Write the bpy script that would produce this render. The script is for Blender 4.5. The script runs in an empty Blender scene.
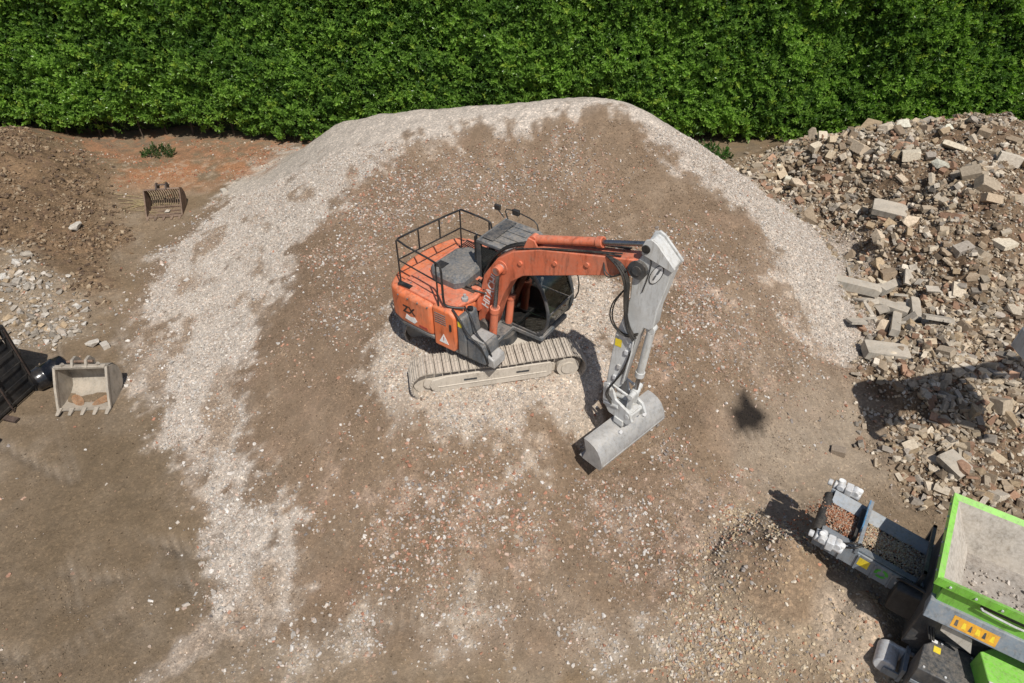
import bpy, bmesh, math, random
import numpy as np
from mathutils import Vector, Matrix, Euler
R = math.radians
random.seed(7)
rng = np.random.default_rng(11)
scene = bpy.context.scene
col = scene.collection

# ------------------------------------------------------------------ camera
cam_data = bpy.data.cameras.new('camera')
cam = bpy.data.objects.new('camera', cam_data)
col.objects.link(cam)
cam.location = (0, 0, 12.0)
cam.rotation_euler = (R(90 - 40), 0, 0)
cam_data.sensor_width = 36.0
cam_data.lens = 36.0 * 700.0 / 1024.0
cam_data.clip_start = 0.1
cam_data.clip_end = 2000
scene.camera = cam

# ------------------------------------------------------------------ sky, sun, exposure
SUN_EL, SUN_AZ = R(56), R(20)          # azimuth: degrees right of straight behind the camera
world = bpy.data.worlds.new('World')
scene.world = world
world.use_nodes = True
wn = world.node_tree.nodes
wl = world.node_tree.links
sky = wn.new('ShaderNodeTexSky')
sky.sky_type = 'NISHITA'
sky.sun_disc = False
sky.sun_elevation = SUN_EL
sky.sun_rotation = R(180 - 20)
sky.air_density = 1.0
sky.dust_density = 1.5
wl.new(sky.outputs[0], wn['Background'].inputs[0])
wn['Background'].inputs[1].default_value = 0.085
sun_data = bpy.data.lights.new('sun', 'SUN')
sun_data.energy = 4.6
sun_data.angle = R(0.5)
sun_data.color = (1.0, 0.955, 0.89)
sun = bpy.data.objects.new('sun', sun_data)
col.objects.link(sun)
sdir = Vector((math.sin(SUN_AZ) * math.cos(SUN_EL), -math.cos(SUN_AZ) * math.cos(SUN_EL), math.sin(SUN_EL)))
sun.rotation_euler = sdir.to_track_quat('Z', 'Y').to_euler()
sun.location = sdir * 60
scene.view_settings.view_transform = 'Standard'
scene.view_settings.look = 'None'
scene.view_settings.gamma = 1
scene.view_settings.exposure = 0.0
scene.view_settings.use_curve_mapping = False
scene.cycles.transparent_max_bounces = 32


# ------------------------------------------------------------------ materials
def new_mat(name):
    m = bpy.data.materials.new(name)
    m.use_nodes = True
    return m, m.node_tree.nodes, m.node_tree.links, m.node_tree.nodes['Principled BSDF']


def s2l(r, g, b):
    f = lambda c: (c / 255 / 12.92) if c / 255 <= 0.04045 else ((c / 255 + 0.055) / 1.055) ** 2.4
    return (f(r), f(g), f(b), 1)


def noise_node(n, l, scale, detail=4, rough=0.6, vec=None):
    t = n.new('ShaderNodeTexNoise')
    t.inputs['Scale'].default_value = scale
    t.inputs['Detail'].default_value = detail
    t.inputs['Roughness'].default_value = rough
    if vec is not None:
        l.new(vec, t.inputs['Vector'])
    return t


def ramp(n, l, src, stops):
    r = n.new('ShaderNodeValToRGB')
    el = r.color_ramp.elements
    while len(el) < len(stops):
        el.new(0.5)
    for e, (p, c) in zip(el, stops):
        e.position = p
        e.color = c if len(c) == 4 else (*c, 1)
    l.new(src, r.inputs[0])
    return r


def mix(n, l, fac, a, b, mode='MIX'):
    x = n.new('ShaderNodeMix')
    x.data_type = 'RGBA'
    x.blend_type = mode
    for v, i in ((fac, 0), (a, 6), (b, 7)):
        if isinstance(v, bpy.types.NodeSocket):
            l.new(v, x.inputs[i])
        else:
            x.inputs[i].default_value = v
    return x.outputs[2]


def paint(name, c, rough=0.5, metal=0.0, dust=(0.42, 0.35, 0.27, 1), dusty=0.35, var=0.12, scale=3.0, bump=0.15, top_dust=0.5, grime=0.3):
    """Worn site paint: colour drift, dust patches (more on faces that look up), chips, uneven gloss."""
    m, n, l, b = new_mat(name)
    tc = n.new('ShaderNodeTexCoord')
    n1 = noise_node(n, l, scale, 5, 0.65, tc.outputs['Object'])
    n2 = noise_node(n, l, scale * 7, 4, 0.7, tc.outputs['Object'])
    dark = tuple(max(0, v * (1 - var * 2)) for v in c[:3]) + (1,)
    lite = tuple(min(1, v * (1 + var)) for v in c[:3]) + (1,)
    base = ramp(n, l, n1.outputs[0], [(0.3, dark), (0.7, lite)]).outputs[0]
    geo = n.new('ShaderNodeNewGeometry')
    sep = n.new('ShaderNodeSeparateXYZ')
    l.new(geo.outputs['Normal'], sep.inputs[0])
    up = n.new('ShaderNodeMath'); up.operation = 'MULTIPLY_ADD'
    l.new(sep.outputs[2], up.inputs[0]); up.inputs[1].default_value = top_dust * 0.3; up.inputs[2].default_value = 0.0
    add = n.new('ShaderNodeMath'); add.operation = 'ADD'
    l.new(up.outputs[0], add.inputs[0]); l.new(n2.outputs[0], add.inputs[1])
    mask = ramp(n, l, add.outputs[0], [(0.62 - dusty * 0.4, (0, 0, 0, 1)), (0.95 - dusty * 0.3, (1, 1, 1, 1))])
    mul = n.new('ShaderNodeMath'); mul.operation = 'MULTIPLY'
    l.new(mask.outputs[0], mul.inputs[0]); mul.inputs[1].default_value = min(1.0, dusty * 1.6)
    mp = n.new('ShaderNodeMapping'); mp.inputs['Scale'].default_value = (2.2, 2.2, 0.35)
    l.new(tc.outputs['Object'], mp.inputs['Vector'])
    n3 = noise_node(n, l, scale * 2.2, 6, 0.75, mp.outputs[0])
    gk = 1 - grime
    grm = ramp(n, l, n3.outputs[0], [(0.34, (gk * .75, gk * .72, gk * .68, 1)), (0.50, (1, 1, 1, 1))])
    base = mix(n, l, 1.0, base, grm.outputs[0], 'MULTIPLY')
    n4 = noise_node(n, l, scale * 0.9, 3, 0.6, tc.outputs['Object'])
    fad = ramp(n, l, n4.outputs[0], [(0.42, (0, 0, 0, 1)), (0.68, (1, 1, 1, 1))])
    fm_ = n.new('ShaderNodeMath'); fm_.operation = 'MULTIPLY'; fm_.inputs[1].default_value = dusty * 0.75
    l.new(fad.outputs[0], fm_.inputs[0])
    base = mix(n, l, fm_.outputs[0], base, dust)
    out = mix(n, l, mul.outputs[0], base, dust)
    l.new(out, b.inputs['Base Color'])
    rr = n.new('ShaderNodeMapRange')
    l.new(mul.outputs[0], rr.inputs[0]); rr.inputs[3].default_value = rough; rr.inputs[4].default_value = 0.95
    l.new(rr.outputs[0], b.inputs['Roughness'])
    b.inputs['Metallic'].default_value = metal
    if bump:
        bp = n.new('ShaderNodeBump'); bp.inputs['Strength'].default_value = bump; bp.inputs['Distance'].default_value = 0.01
        l.new(n2.outputs[0], bp.inputs['Height']); l.new(bp.outputs[0], b.inputs['Normal'])
    return m


M = {}
M['orange'] = paint('orange_paint', (0.72, 0.175, 0.06, 1), 0.42, dusty=0.25, var=0.10, scale=1.6)
M['faded_orange'] = paint('faded_orange_paint', (0.68, 0.175, 0.085, 1), 0.5, dusty=0.25, var=0.12, scale=1.8)
M['grey_panel'] = paint('grey_panel_paint', (0.095, 0.11, 0.125, 1), 0.5, dusty=0.3, var=0.15)
M['dark_grey'] = paint('dark_grey_paint', (0.045, 0.052, 0.06, 1), 0.5, dusty=0.22, var=0.2)
M['black'] = paint('black_paint', (0.014, 0.015, 0.017, 1), 0.5, dusty=0.10, var=0.2, top_dust=0.2)
M['hose'] = paint('black_rubber', (0.018, 0.018, 0.018, 1), 0.6, dusty=0.12, var=0.2)
M['arm_grey'] = paint('pale_grey_paint', (0.60, 0.61, 0.60, 1), 0.5, dusty=0.28, var=0.10, dust=(0.40, 0.36, 0.29, 1), scale=2.5, grime=0.14)
M['chrome'] = paint('rod_steel', (0.28, 0.29, 0.31, 1), 0.25, metal=0.9, dusty=0.15, var=0.1)
M['bucket_steel'] = paint('worn_steel', (0.40, 0.40, 0.395, 1), 0.5, metal=0.2, dusty=0.34, var=0.14, dust=(0.44, 0.40, 0.34, 1), scale=4, grime=0.14)
M['track'] = paint('dusty_track_steel', (0.25, 0.205, 0.155, 1), 0.85, dusty=0.7, var=0.4, dust=(0.52, 0.46, 0.385, 1), scale=2.5)
M['track_frame'] = paint('dusty_track_frame', (0.46, 0.40, 0.325, 1), 0.85, dusty=0.8, var=0.15, dust=(0.53, 0.475, 0.40, 1), scale=3)
M['green'] = paint('lime_paint', (0.22, 0.58, 0.065, 1), 0.4, dusty=0.24, var=0.08, grime=0.1)
M['white_dust'] = paint('dusty_hopper_lining', (0.40, 0.355, 0.295, 1), 0.9, dusty=0.5, var=0.25, dust=(0.58, 0.54, 0.48, 1), scale=2.5, bump=0.3, grime=0.12)
M['hopper_floor'] = paint('scuffed_hopper_floor', (0.25, 0.21, 0.17, 1), 0.85, dusty=0.4, var=0.3, dust=(0.42, 0.39, 0.35, 1), scale=3, bump=0.3, grime=0.25)
M['floor_green'] = paint('cab_floor_green', (0.10, 0.22, 0.08, 1), 0.8, dusty=0.3)
M['seat'] = paint('seat_cloth', (0.06, 0.062, 0.065, 1), 0.9, dusty=0.15)
M['yellow'] = paint('yellow_sticker', (0.80, 0.62, 0.03, 1), 0.5, dusty=0.12, var=0.05, grime=0.1)
M['amber'] = paint('amber_sticker', (0.72, 0.36, 0.02, 1), 0.5, dusty=0.15, var=0.08, grime=0.1)
M['white'] = paint('white_sticker', (0.78, 0.78, 0.76, 1), 0.5, dusty=0.15, var=0.05, grime=0.1)
M['sticker_green'] = paint('green_sticker', (0.06, 0.45, 0.04, 1), 0.5, dusty=0.1)
M['red_mark'] = paint('red_mark', (0.35, 0.04, 0.03, 1), 0.5, dusty=0.1)
M['beige'] = paint('beige_plate', (0.58, 0.54, 0.47, 1), 0.8, dusty=0.3, var=0.05, grime=0.1)
M['blue'] = paint('blue_paint', (0.05, 0.22, 0.42, 1), 0.45, dusty=0.2)
M['conveyor_grey'] = paint('conveyor_grey', (0.20, 0.24, 0.28, 1), 0.5, dusty=0.25, var=0.12, grime=0.12)
M['motor_grey'] = paint('motor_grey', (0.58, 0.60, 0.62, 1), 0.4, dusty=0.3, var=0.12, grime=0.1)
M['rust'] = paint('rusty_steel', (0.15, 0.088, 0.058, 1), 0.8, dusty=0.35, var=0.35, dust=(0.30, 0.23, 0.165, 1), scale=5)
M['rust_dark'] = paint('dark_rusty_steel', (0.075, 0.05, 0.04, 1), 0.75, dusty=0.2, var=0.35, dust=(0.2, 0.14, 0.1, 1), scale=5)
M['old_steel'] = paint('pale_worn_steel', (0.38, 0.345, 0.29, 1), 0.6, metal=0.2, dusty=0.45, var=0.2, dust=(0.44, 0.37, 0.29, 1), scale=4, grime=0.15)
M['orange_rust'] = paint('orange_rust', (0.26, 0.105, 0.028, 1), 0.9, dusty=0.35, var=0.3, dust=(0.42, 0.33, 0.24, 1), scale=6)
M['drum'] = paint('glossy_dark_plastic', (0.010, 0.011, 0.014, 1), 0.2, dusty=0.08, var=0.2, top_dust=0.1)
M['concrete'] = paint('old_concrete', (0.46, 0.43, 0.37, 1), 0.95, dusty=0.45, var=0.2, dust=(0.40, 0.33, 0.25, 1), scale=3, bump=0.5, grime=0.12)

gm, gn, gl, gb = new_mat('cab_glass')
gb = gn.new('ShaderNodeBsdfGlossy')
gb.inputs['Color'].default_value = (0.9, 0.95, 0.95, 1)
gb.inputs['Roughness'].default_value = 0.03
tr = gn.new('ShaderNodeBsdfTransparent')
tr.inputs[0].default_value = (0.95, 0.97, 0.955, 1)
mx = gn.new('ShaderNodeMixShader')
fr = gn.new('ShaderNodeFresnel'); fr.inputs[0].default_value = 1.45
fa = gn.new('ShaderNodeMath'); fa.operation = 'ADD'; fa.inputs[1].default_value = 0.05
gl.new(fr.outputs[0], fa.inputs[0]); gl.new(fa.outputs[0], mx.inputs[0])
gl.new(tr.outputs[0], mx.inputs[1]); gl.new(gb.outputs[0], mx.inputs[2])
gl.new(mx.outputs[0], gn['Material Output'].inputs[0])
M['glass'] = gm


def ground_mat():
    m, n, l, b = new_mat('site_ground')
    at = n.new('ShaderNodeAttribute'); at.attribute_name = 'tint'
    tc = n.new('ShaderNodeTexCoord')
    a = noise_node(n, l, 14, 6, 0.75, tc.outputs['Object'])
    c = noise_node(n, l, 45, 3, 0.7, tc.outputs['Object'])
    v = n.new('ShaderNodeTexVoronoi'); v.inputs['Scale'].default_value = 22
    l.new(tc.outputs['Object'], v.inputs['Vector'])
    r1 = ramp(n, l, a.outputs[0], [(0.30, (0.62, 0.60, 0.58, 1)), (0.52, (1, 1, 1, 1)), (0.72, (1.35, 1.33, 1.30, 1))])
    r2 = ramp(n, l, c.outputs[0], [(0.32, (0.72, 0.71, 0.7, 1)), (0.68, (1.25, 1.24, 1.22, 1))])
    gr = n.new('ShaderNodeMapRange'); gr.inputs[3].default_value = 0.42; gr.inputs[4].default_value = 0.95
    l.new(at.outputs['Alpha'], gr.inputs[0])
    o = mix(n, l, gr.outputs[0], at.outputs[0], r1.outputs[0], 'MULTIPLY')
    o = mix(n, l, gr.outputs[0], o, r2.outputs[0], 'MULTIPLY')
    vv = n.new('ShaderNodeSeparateColor'); l.new(v.outputs['Color'], vv.inputs[0])
    r3 = ramp(n, l, vv.outputs[0], [(0.05, (0.8, 0.8, 0.8, 1)), (0.8, (1.02, 1.01, 1.0, 1)), (0.97, (1.4, 1.35, 1.3, 1))])
    o = mix(n, l, gr.outputs[0], o, r3.outputs[0], 'MULTIPLY')
    l.new(o, b.inputs['Base Color'])
    b.inputs['Roughness'].default_value = 0.97
    b.inputs['Specular IOR Level'].default_value = 0.2
    bp = n.new('ShaderNodeBump'); bp.inputs['Strength'].default_value = 0.7; bp.inputs['Distance'].default_value = 0.03
    l.new(a.outputs[0], bp.inputs['Height'])
    b2 = n.new('ShaderNodeBump'); b2.inputs['Strength'].default_value = 0.5; b2.inputs['Distance'].default_value = 0.015
    l.new(c.outputs[0], b2.inputs['Height']); l.new(bp.outputs[0], b2.inputs['Normal'])
    l.new(b2.outputs[0], b.inputs['Normal'])
    return m


M['ground'] = ground_mat()


def stone_mat(name, attr_type, rough=0.95):
    m, n, l, b = new_mat(name)
    at = n.new('ShaderNodeAttribute'); at.attribute_name = 'tint'; at.attribute_type = attr_type
    tc = n.new('ShaderNodeTexCoord')
    a = noise_node(n, l, 3.5 if attr_type == 'INSTANCER' else 9, 5, 0.7, tc.outputs['Object'])
    r1 = ramp(n, l, a.outputs[0], [(0.3, (0.68, 0.66, 0.64, 1)), (0.7, (1.2, 1.2, 1.2, 1))])
    l.new(mix(n, l, 1.0, at.outputs[0], r1.outputs[0], 'MULTIPLY'), b.inputs['Base Color'])
    b.inputs['Roughness'].default_value = rough
    b.inputs['Specular IOR Level'].default_value = 0.25
    bp = n.new('ShaderNodeBump'); bp.inputs['Strength'].default_value = 0.4; bp.inputs['Distance'].default_value = 0.02
    l.new(a.outputs[0], bp.inputs['Height']); l.new(bp.outputs[0], b.inputs['Normal'])
    return m


M['stone_inst'] = stone_mat('loose_stone', 'INSTANCER')
M['stone_obj'] = stone_mat('rubble_stone', 'OBJECT')


def leaf_mat(name, attr_type='INSTANCER'):
    m, n, l, b = new_mat(name)
    at = n.new('ShaderNodeAttribute'); at.attribute_name = 'tint'; at.attribute_type = attr_type
    l.new(at.outputs[0], b.inputs['Base Color'])
    b.inputs['Roughness'].default_value = 0.32
    b.inputs['Specular IOR Level'].default_value = 0.45
    t = n.new('ShaderNodeBsdfTranslucent')
    l.new(mix(n, l, 1.0, at.outputs[0], (1.3, 1.5, 0.5, 1), 'MULTIPLY'), t.inputs[0])
    x = n.new('ShaderNodeMixShader'); x.inputs[0].default_value = 0.36
    l.new(b.outputs[0], x.inputs[1]); l.new(t.outputs[0], x.inputs[2])
    l.new(x.outputs[0], n['Material Output'].inputs[0])
    return m


M['leaf'] = leaf_mat('laurel_leaf')
M['twig'] = paint('twig_bark', (0.06, 0.042, 0.028, 1), 0.9, dusty=0.1, var=0.3)
M['straw'] = paint('dry_straw', (0.42, 0.33, 0.17, 1), 0.9, dusty=0.2, var=0.2)


# ------------------------------------------------------------------ mesh helpers
class MB:
    """Collects shapes; build() links them as ONE mesh object."""
    def __init__(s):
        s.v, s.f, s.mi, s.m = [], [], [], 0

    def add(s, vs, fs):
        o = len(s.v)
        s.v += [tuple(p) for p in vs]
        s.f += [tuple(i + o for i in f) for f in fs]
        s.mi += [s.m] * len(fs)
        return s

    def hexa(s, p):          # 8 points: bottom 4 (ccw), top 4
        return s.add(p, [(3, 2, 1, 0), (4, 5, 6, 7), (0, 1, 5, 4), (1, 2, 6, 5), (2, 3, 7, 6), (3, 0, 4, 7)])

    def box(s, x0, x1, y0, y1, z0, z1):
        return s.hexa([(x0, y0, z0), (x1, y0, z0), (x1, y1, z0), (x0, y1, z0), (x0, y0, z1), (x1, y0, z1), (x1, y1, z1), (x0, y1, z1)])

    def prism(s, poly, a0, a1, axis='y'):
        """poly of 2-D points extruded along axis: y -> (x,z), z -> (x,y), x -> (y,z)."""
        def P(p, a):
            return (p[0], a, p[1]) if axis == 'y' else ((p[0], p[1], a) if axis == 'z' else (a, p[0], p[1]))
        n = len(poly)
        vs = [P(p, a0) for p in poly] + [P(p, a1) for p in poly]
        fs = [tuple(range(n)), tuple(range(2 * n - 1, n - 1, -1))]
        fs += [(i, i + n, (i + 1) % n + n, (i + 1) % n) for i in range(n)]
        return s.add(vs, fs)

    def cyl(s, a, b, r, r2=None, n=14, caps=True):
        a, b = Vector(a), Vector(b)
        r2 = r if r2 is None else r2
        d = (b - a).normalized()
        u = d.orthogonal().normalized()
        w = d.cross(u)
        vs = []
        for c, rad in ((a, r), (b, r2)):
            for i in range(n):
                t = 2 * math.pi * i / n
                vs.append(c + (u * math.cos(t) + w * math.sin(t)) * rad)
        fs = [(i, (i + 1) % n, (i + 1) % n + n, i + n) for i in range(n)]
        if caps:
            fs += [tuple(range(n - 1, -1, -1)), tuple(range(n, 2 * n))]
        return s.add(vs, fs)

    def tube(s, pts, r, n=7, smooth=0):
        pts = [Vector(p) for p in pts]
        for _ in range(smooth):
            q = [pts[0]]
            for a, b in zip(pts, pts[1:]):
                q += [a.lerp(b, 0.25), a.lerp(b, 0.75)]
            pts = q + [pts[-1]]
        vs = []
        d0 = (pts[1] - pts[0]).normalized()
        u = d0.orthogonal().normalized()
        for i, p in enumerate(pts):
            d = (pts[min(i + 1, len(pts) - 1)] - pts[max(i - 1, 0)]).normalized()
            u = (u - d * u.dot(d)).normalized()
            w = d.cross(u)
            for k in range(n):
                t = 2 * math.pi * k / n
                vs.append(p + (u * math.cos(t) + w * math.sin(t)) * r)
        fs = []
        for i in range(len(pts) - 1):
            for k in range(n):
                fs.append((i * n + k, i * n + (k + 1) % n, (i + 1) * n + (k + 1) % n, (i + 1) * n + k))
        e = (len(pts) - 1) * n
        fs += [tuple(range(n - 1, -1, -1)), tuple(range(e, e + n))]
        return s.add(vs, fs)

    def mesh(s, name, mats, smooth=35):
        me = bpy.data.meshes.new(name)
        me.from_pydata(s.v, [], s.f)
        for mt in (mats if isinstance(mats, (list, tuple)) else [mats]):
            me.materials.append(M[mt] if isinstance(mt, str) else mt)
        me.polygons.foreach_set('material_index', s.mi)
        bm = bmesh.new(); bm.from_mesh(me)
        bmesh.ops.recalc_face_normals(bm, faces=bm.faces)
        bm.to_mesh(me); bm.free()
        if smooth:
            me.polygons.foreach_set('use_smooth', [True] * len(me.polygons))
            me.set_sharp_from_angle(angle=R(smooth))
        return me

    def build(s, name, mats, parent=None, bevel=0, smooth=35, matrix=None, seg=2):
        o = bpy.data.objects.new(name, s.mesh(name, mats, smooth))
        col.objects.link(o)
        if parent is not None:
            o.parent = parent
        if matrix is not None:
            o.matrix_basis = matrix
        if bevel:
            b = o.modifiers.new('bevel', 'BEVEL')
            b.width = bevel; b.segments = seg; b.limit_method = 'ANGLE'; b.angle_limit = R(40)
        return o


def tag(o, label=None, cat=None, group=None, kind=None):
    for k, v in (('label', label), ('category', cat), ('group', group), ('kind', kind)):
        if v:
            o[k] = v
    return o


def empty(name, loc=(0, 0, 0), rz=0, label=None, cat=None, group=None):
    o = bpy.data.objects.new(name, None)
    o.empty_display_size = 0.2
    col.objects.link(o)
    o.location = loc
    o.rotation_euler = (0, 0, rz)
    return tag(o, label, cat, group)


def text_mesh(name, body, size, mat, parent, matrix, extrude=0.002, bold=0.0):
    cu = bpy.data.curves.new(name, 'FONT')
    cu.body = body; cu.size = size; cu.extrude = extrude; cu.align_x = 'CENTER'; cu.align_y = 'CENTER'; cu.offset = bold
    t = bpy.data.objects.new(name, cu)
    col.objects.link(t)
    dg = bpy.context.evaluated_depsgraph_get()
    me = bpy.data.meshes.new_from_object(t.evaluated_get(dg))
    bpy.data.objects.remove(t); bpy.data.curves.remove(cu)
    me.materials.clear(); me.materials.append(M[mat])
    o = bpy.data.objects.new(name, me); col.objects.link(o)
    o.parent = parent; o.matrix_basis = matrix
    return o


def scatter(name, pts, rots, scl, tint, sources, parent=None):
    """One object: every point carries an instance of one of the source meshes (real geometry through geometry nodes)."""
    n = len(pts)
    me = bpy.data.meshes.new(name)
    me.vertices.add(n)
    me.vertices.foreach_set('co', np.asarray(pts, np.float32).ravel())
    def att(nm, ty, dat, key):
        a = me.attributes.new(nm, ty, 'POINT'); a.data.foreach_set(key, np.asarray(dat, np.float32).ravel())
    att('rot', 'FLOAT_VECTOR', rots, 'vector')
    att('scl', 'FLOAT_VECTOR', scl, 'vector')
    att('tint', 'FLOAT_COLOR', np.c_[tint, np.ones(n)], 'color')
    ix = me.attributes.new('pick', 'INT', 'POINT')
    ix.data.foreach_set('value', rng.integers(0, len(sources), n).astype(np.int32))
    me.update()
    o = bpy.data.objects.new(name, me); col.objects.link(o)
    if parent: o.parent = parent
    src = bpy.data.collections.new(name + '_source')
    for k, sm in enumerate(sources):
        so = bpy.data.objects.new('%s_piece' % name, sm); src.objects.link(so)
    g = bpy.data.node_groups.new(name, 'GeometryNodeTree')
    g.interface.new_socket('Geometry', in_out='INPUT', socket_type='NodeSocketGeometry')
    g.interface.new_socket('Geometry', in_out='OUTPUT', socket_type='NodeSocketGeometry')
    N, L = g.nodes, g.links
    gi, go = N.new('NodeGroupInput'), N.new('NodeGroupOutput')
    ci = N.new('GeometryNodeCollectionInfo')
    ci.inputs['Collection'].default_value = src
    ci.inputs['Separate Children'].default_value = True
    ci.inputs['Reset Children'].default_value = True
    ip = N.new('GeometryNodeInstanceOnPoints')
    ip.inputs['Pick Instance'].default_value = True
    def na(nm, ty):
        a = N.new('GeometryNodeInputNamedAttribute'); a.data_type = ty; a.inputs['Name'].default_value = nm
        return a.outputs['Attribute']
    mp = N.new('GeometryNodeMeshToPoints')
    L.new(gi.outputs[0], mp.inputs[0]); L.new(mp.outputs[0], ip.inputs['Points'])
    L.new(ci.outputs[0], ip.inputs['Instance'])
    L.new(na('pick', 'INT'), ip.inputs['Instance Index'])
    er = N.new('FunctionNodeEulerToRotation'); L.new(na('rot', 'FLOAT_VECTOR'), er.inputs[0])
    L.new(er.outputs[0], ip.inputs['Rotation'])
    L.new(na('scl', 'FLOAT_VECTOR'), ip.inputs['Scale'])
    L.new(ip.outputs[0], go.inputs[0])
    md = o.modifiers.new('scatter', 'NODES'); md.node_group = g
    return o


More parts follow.
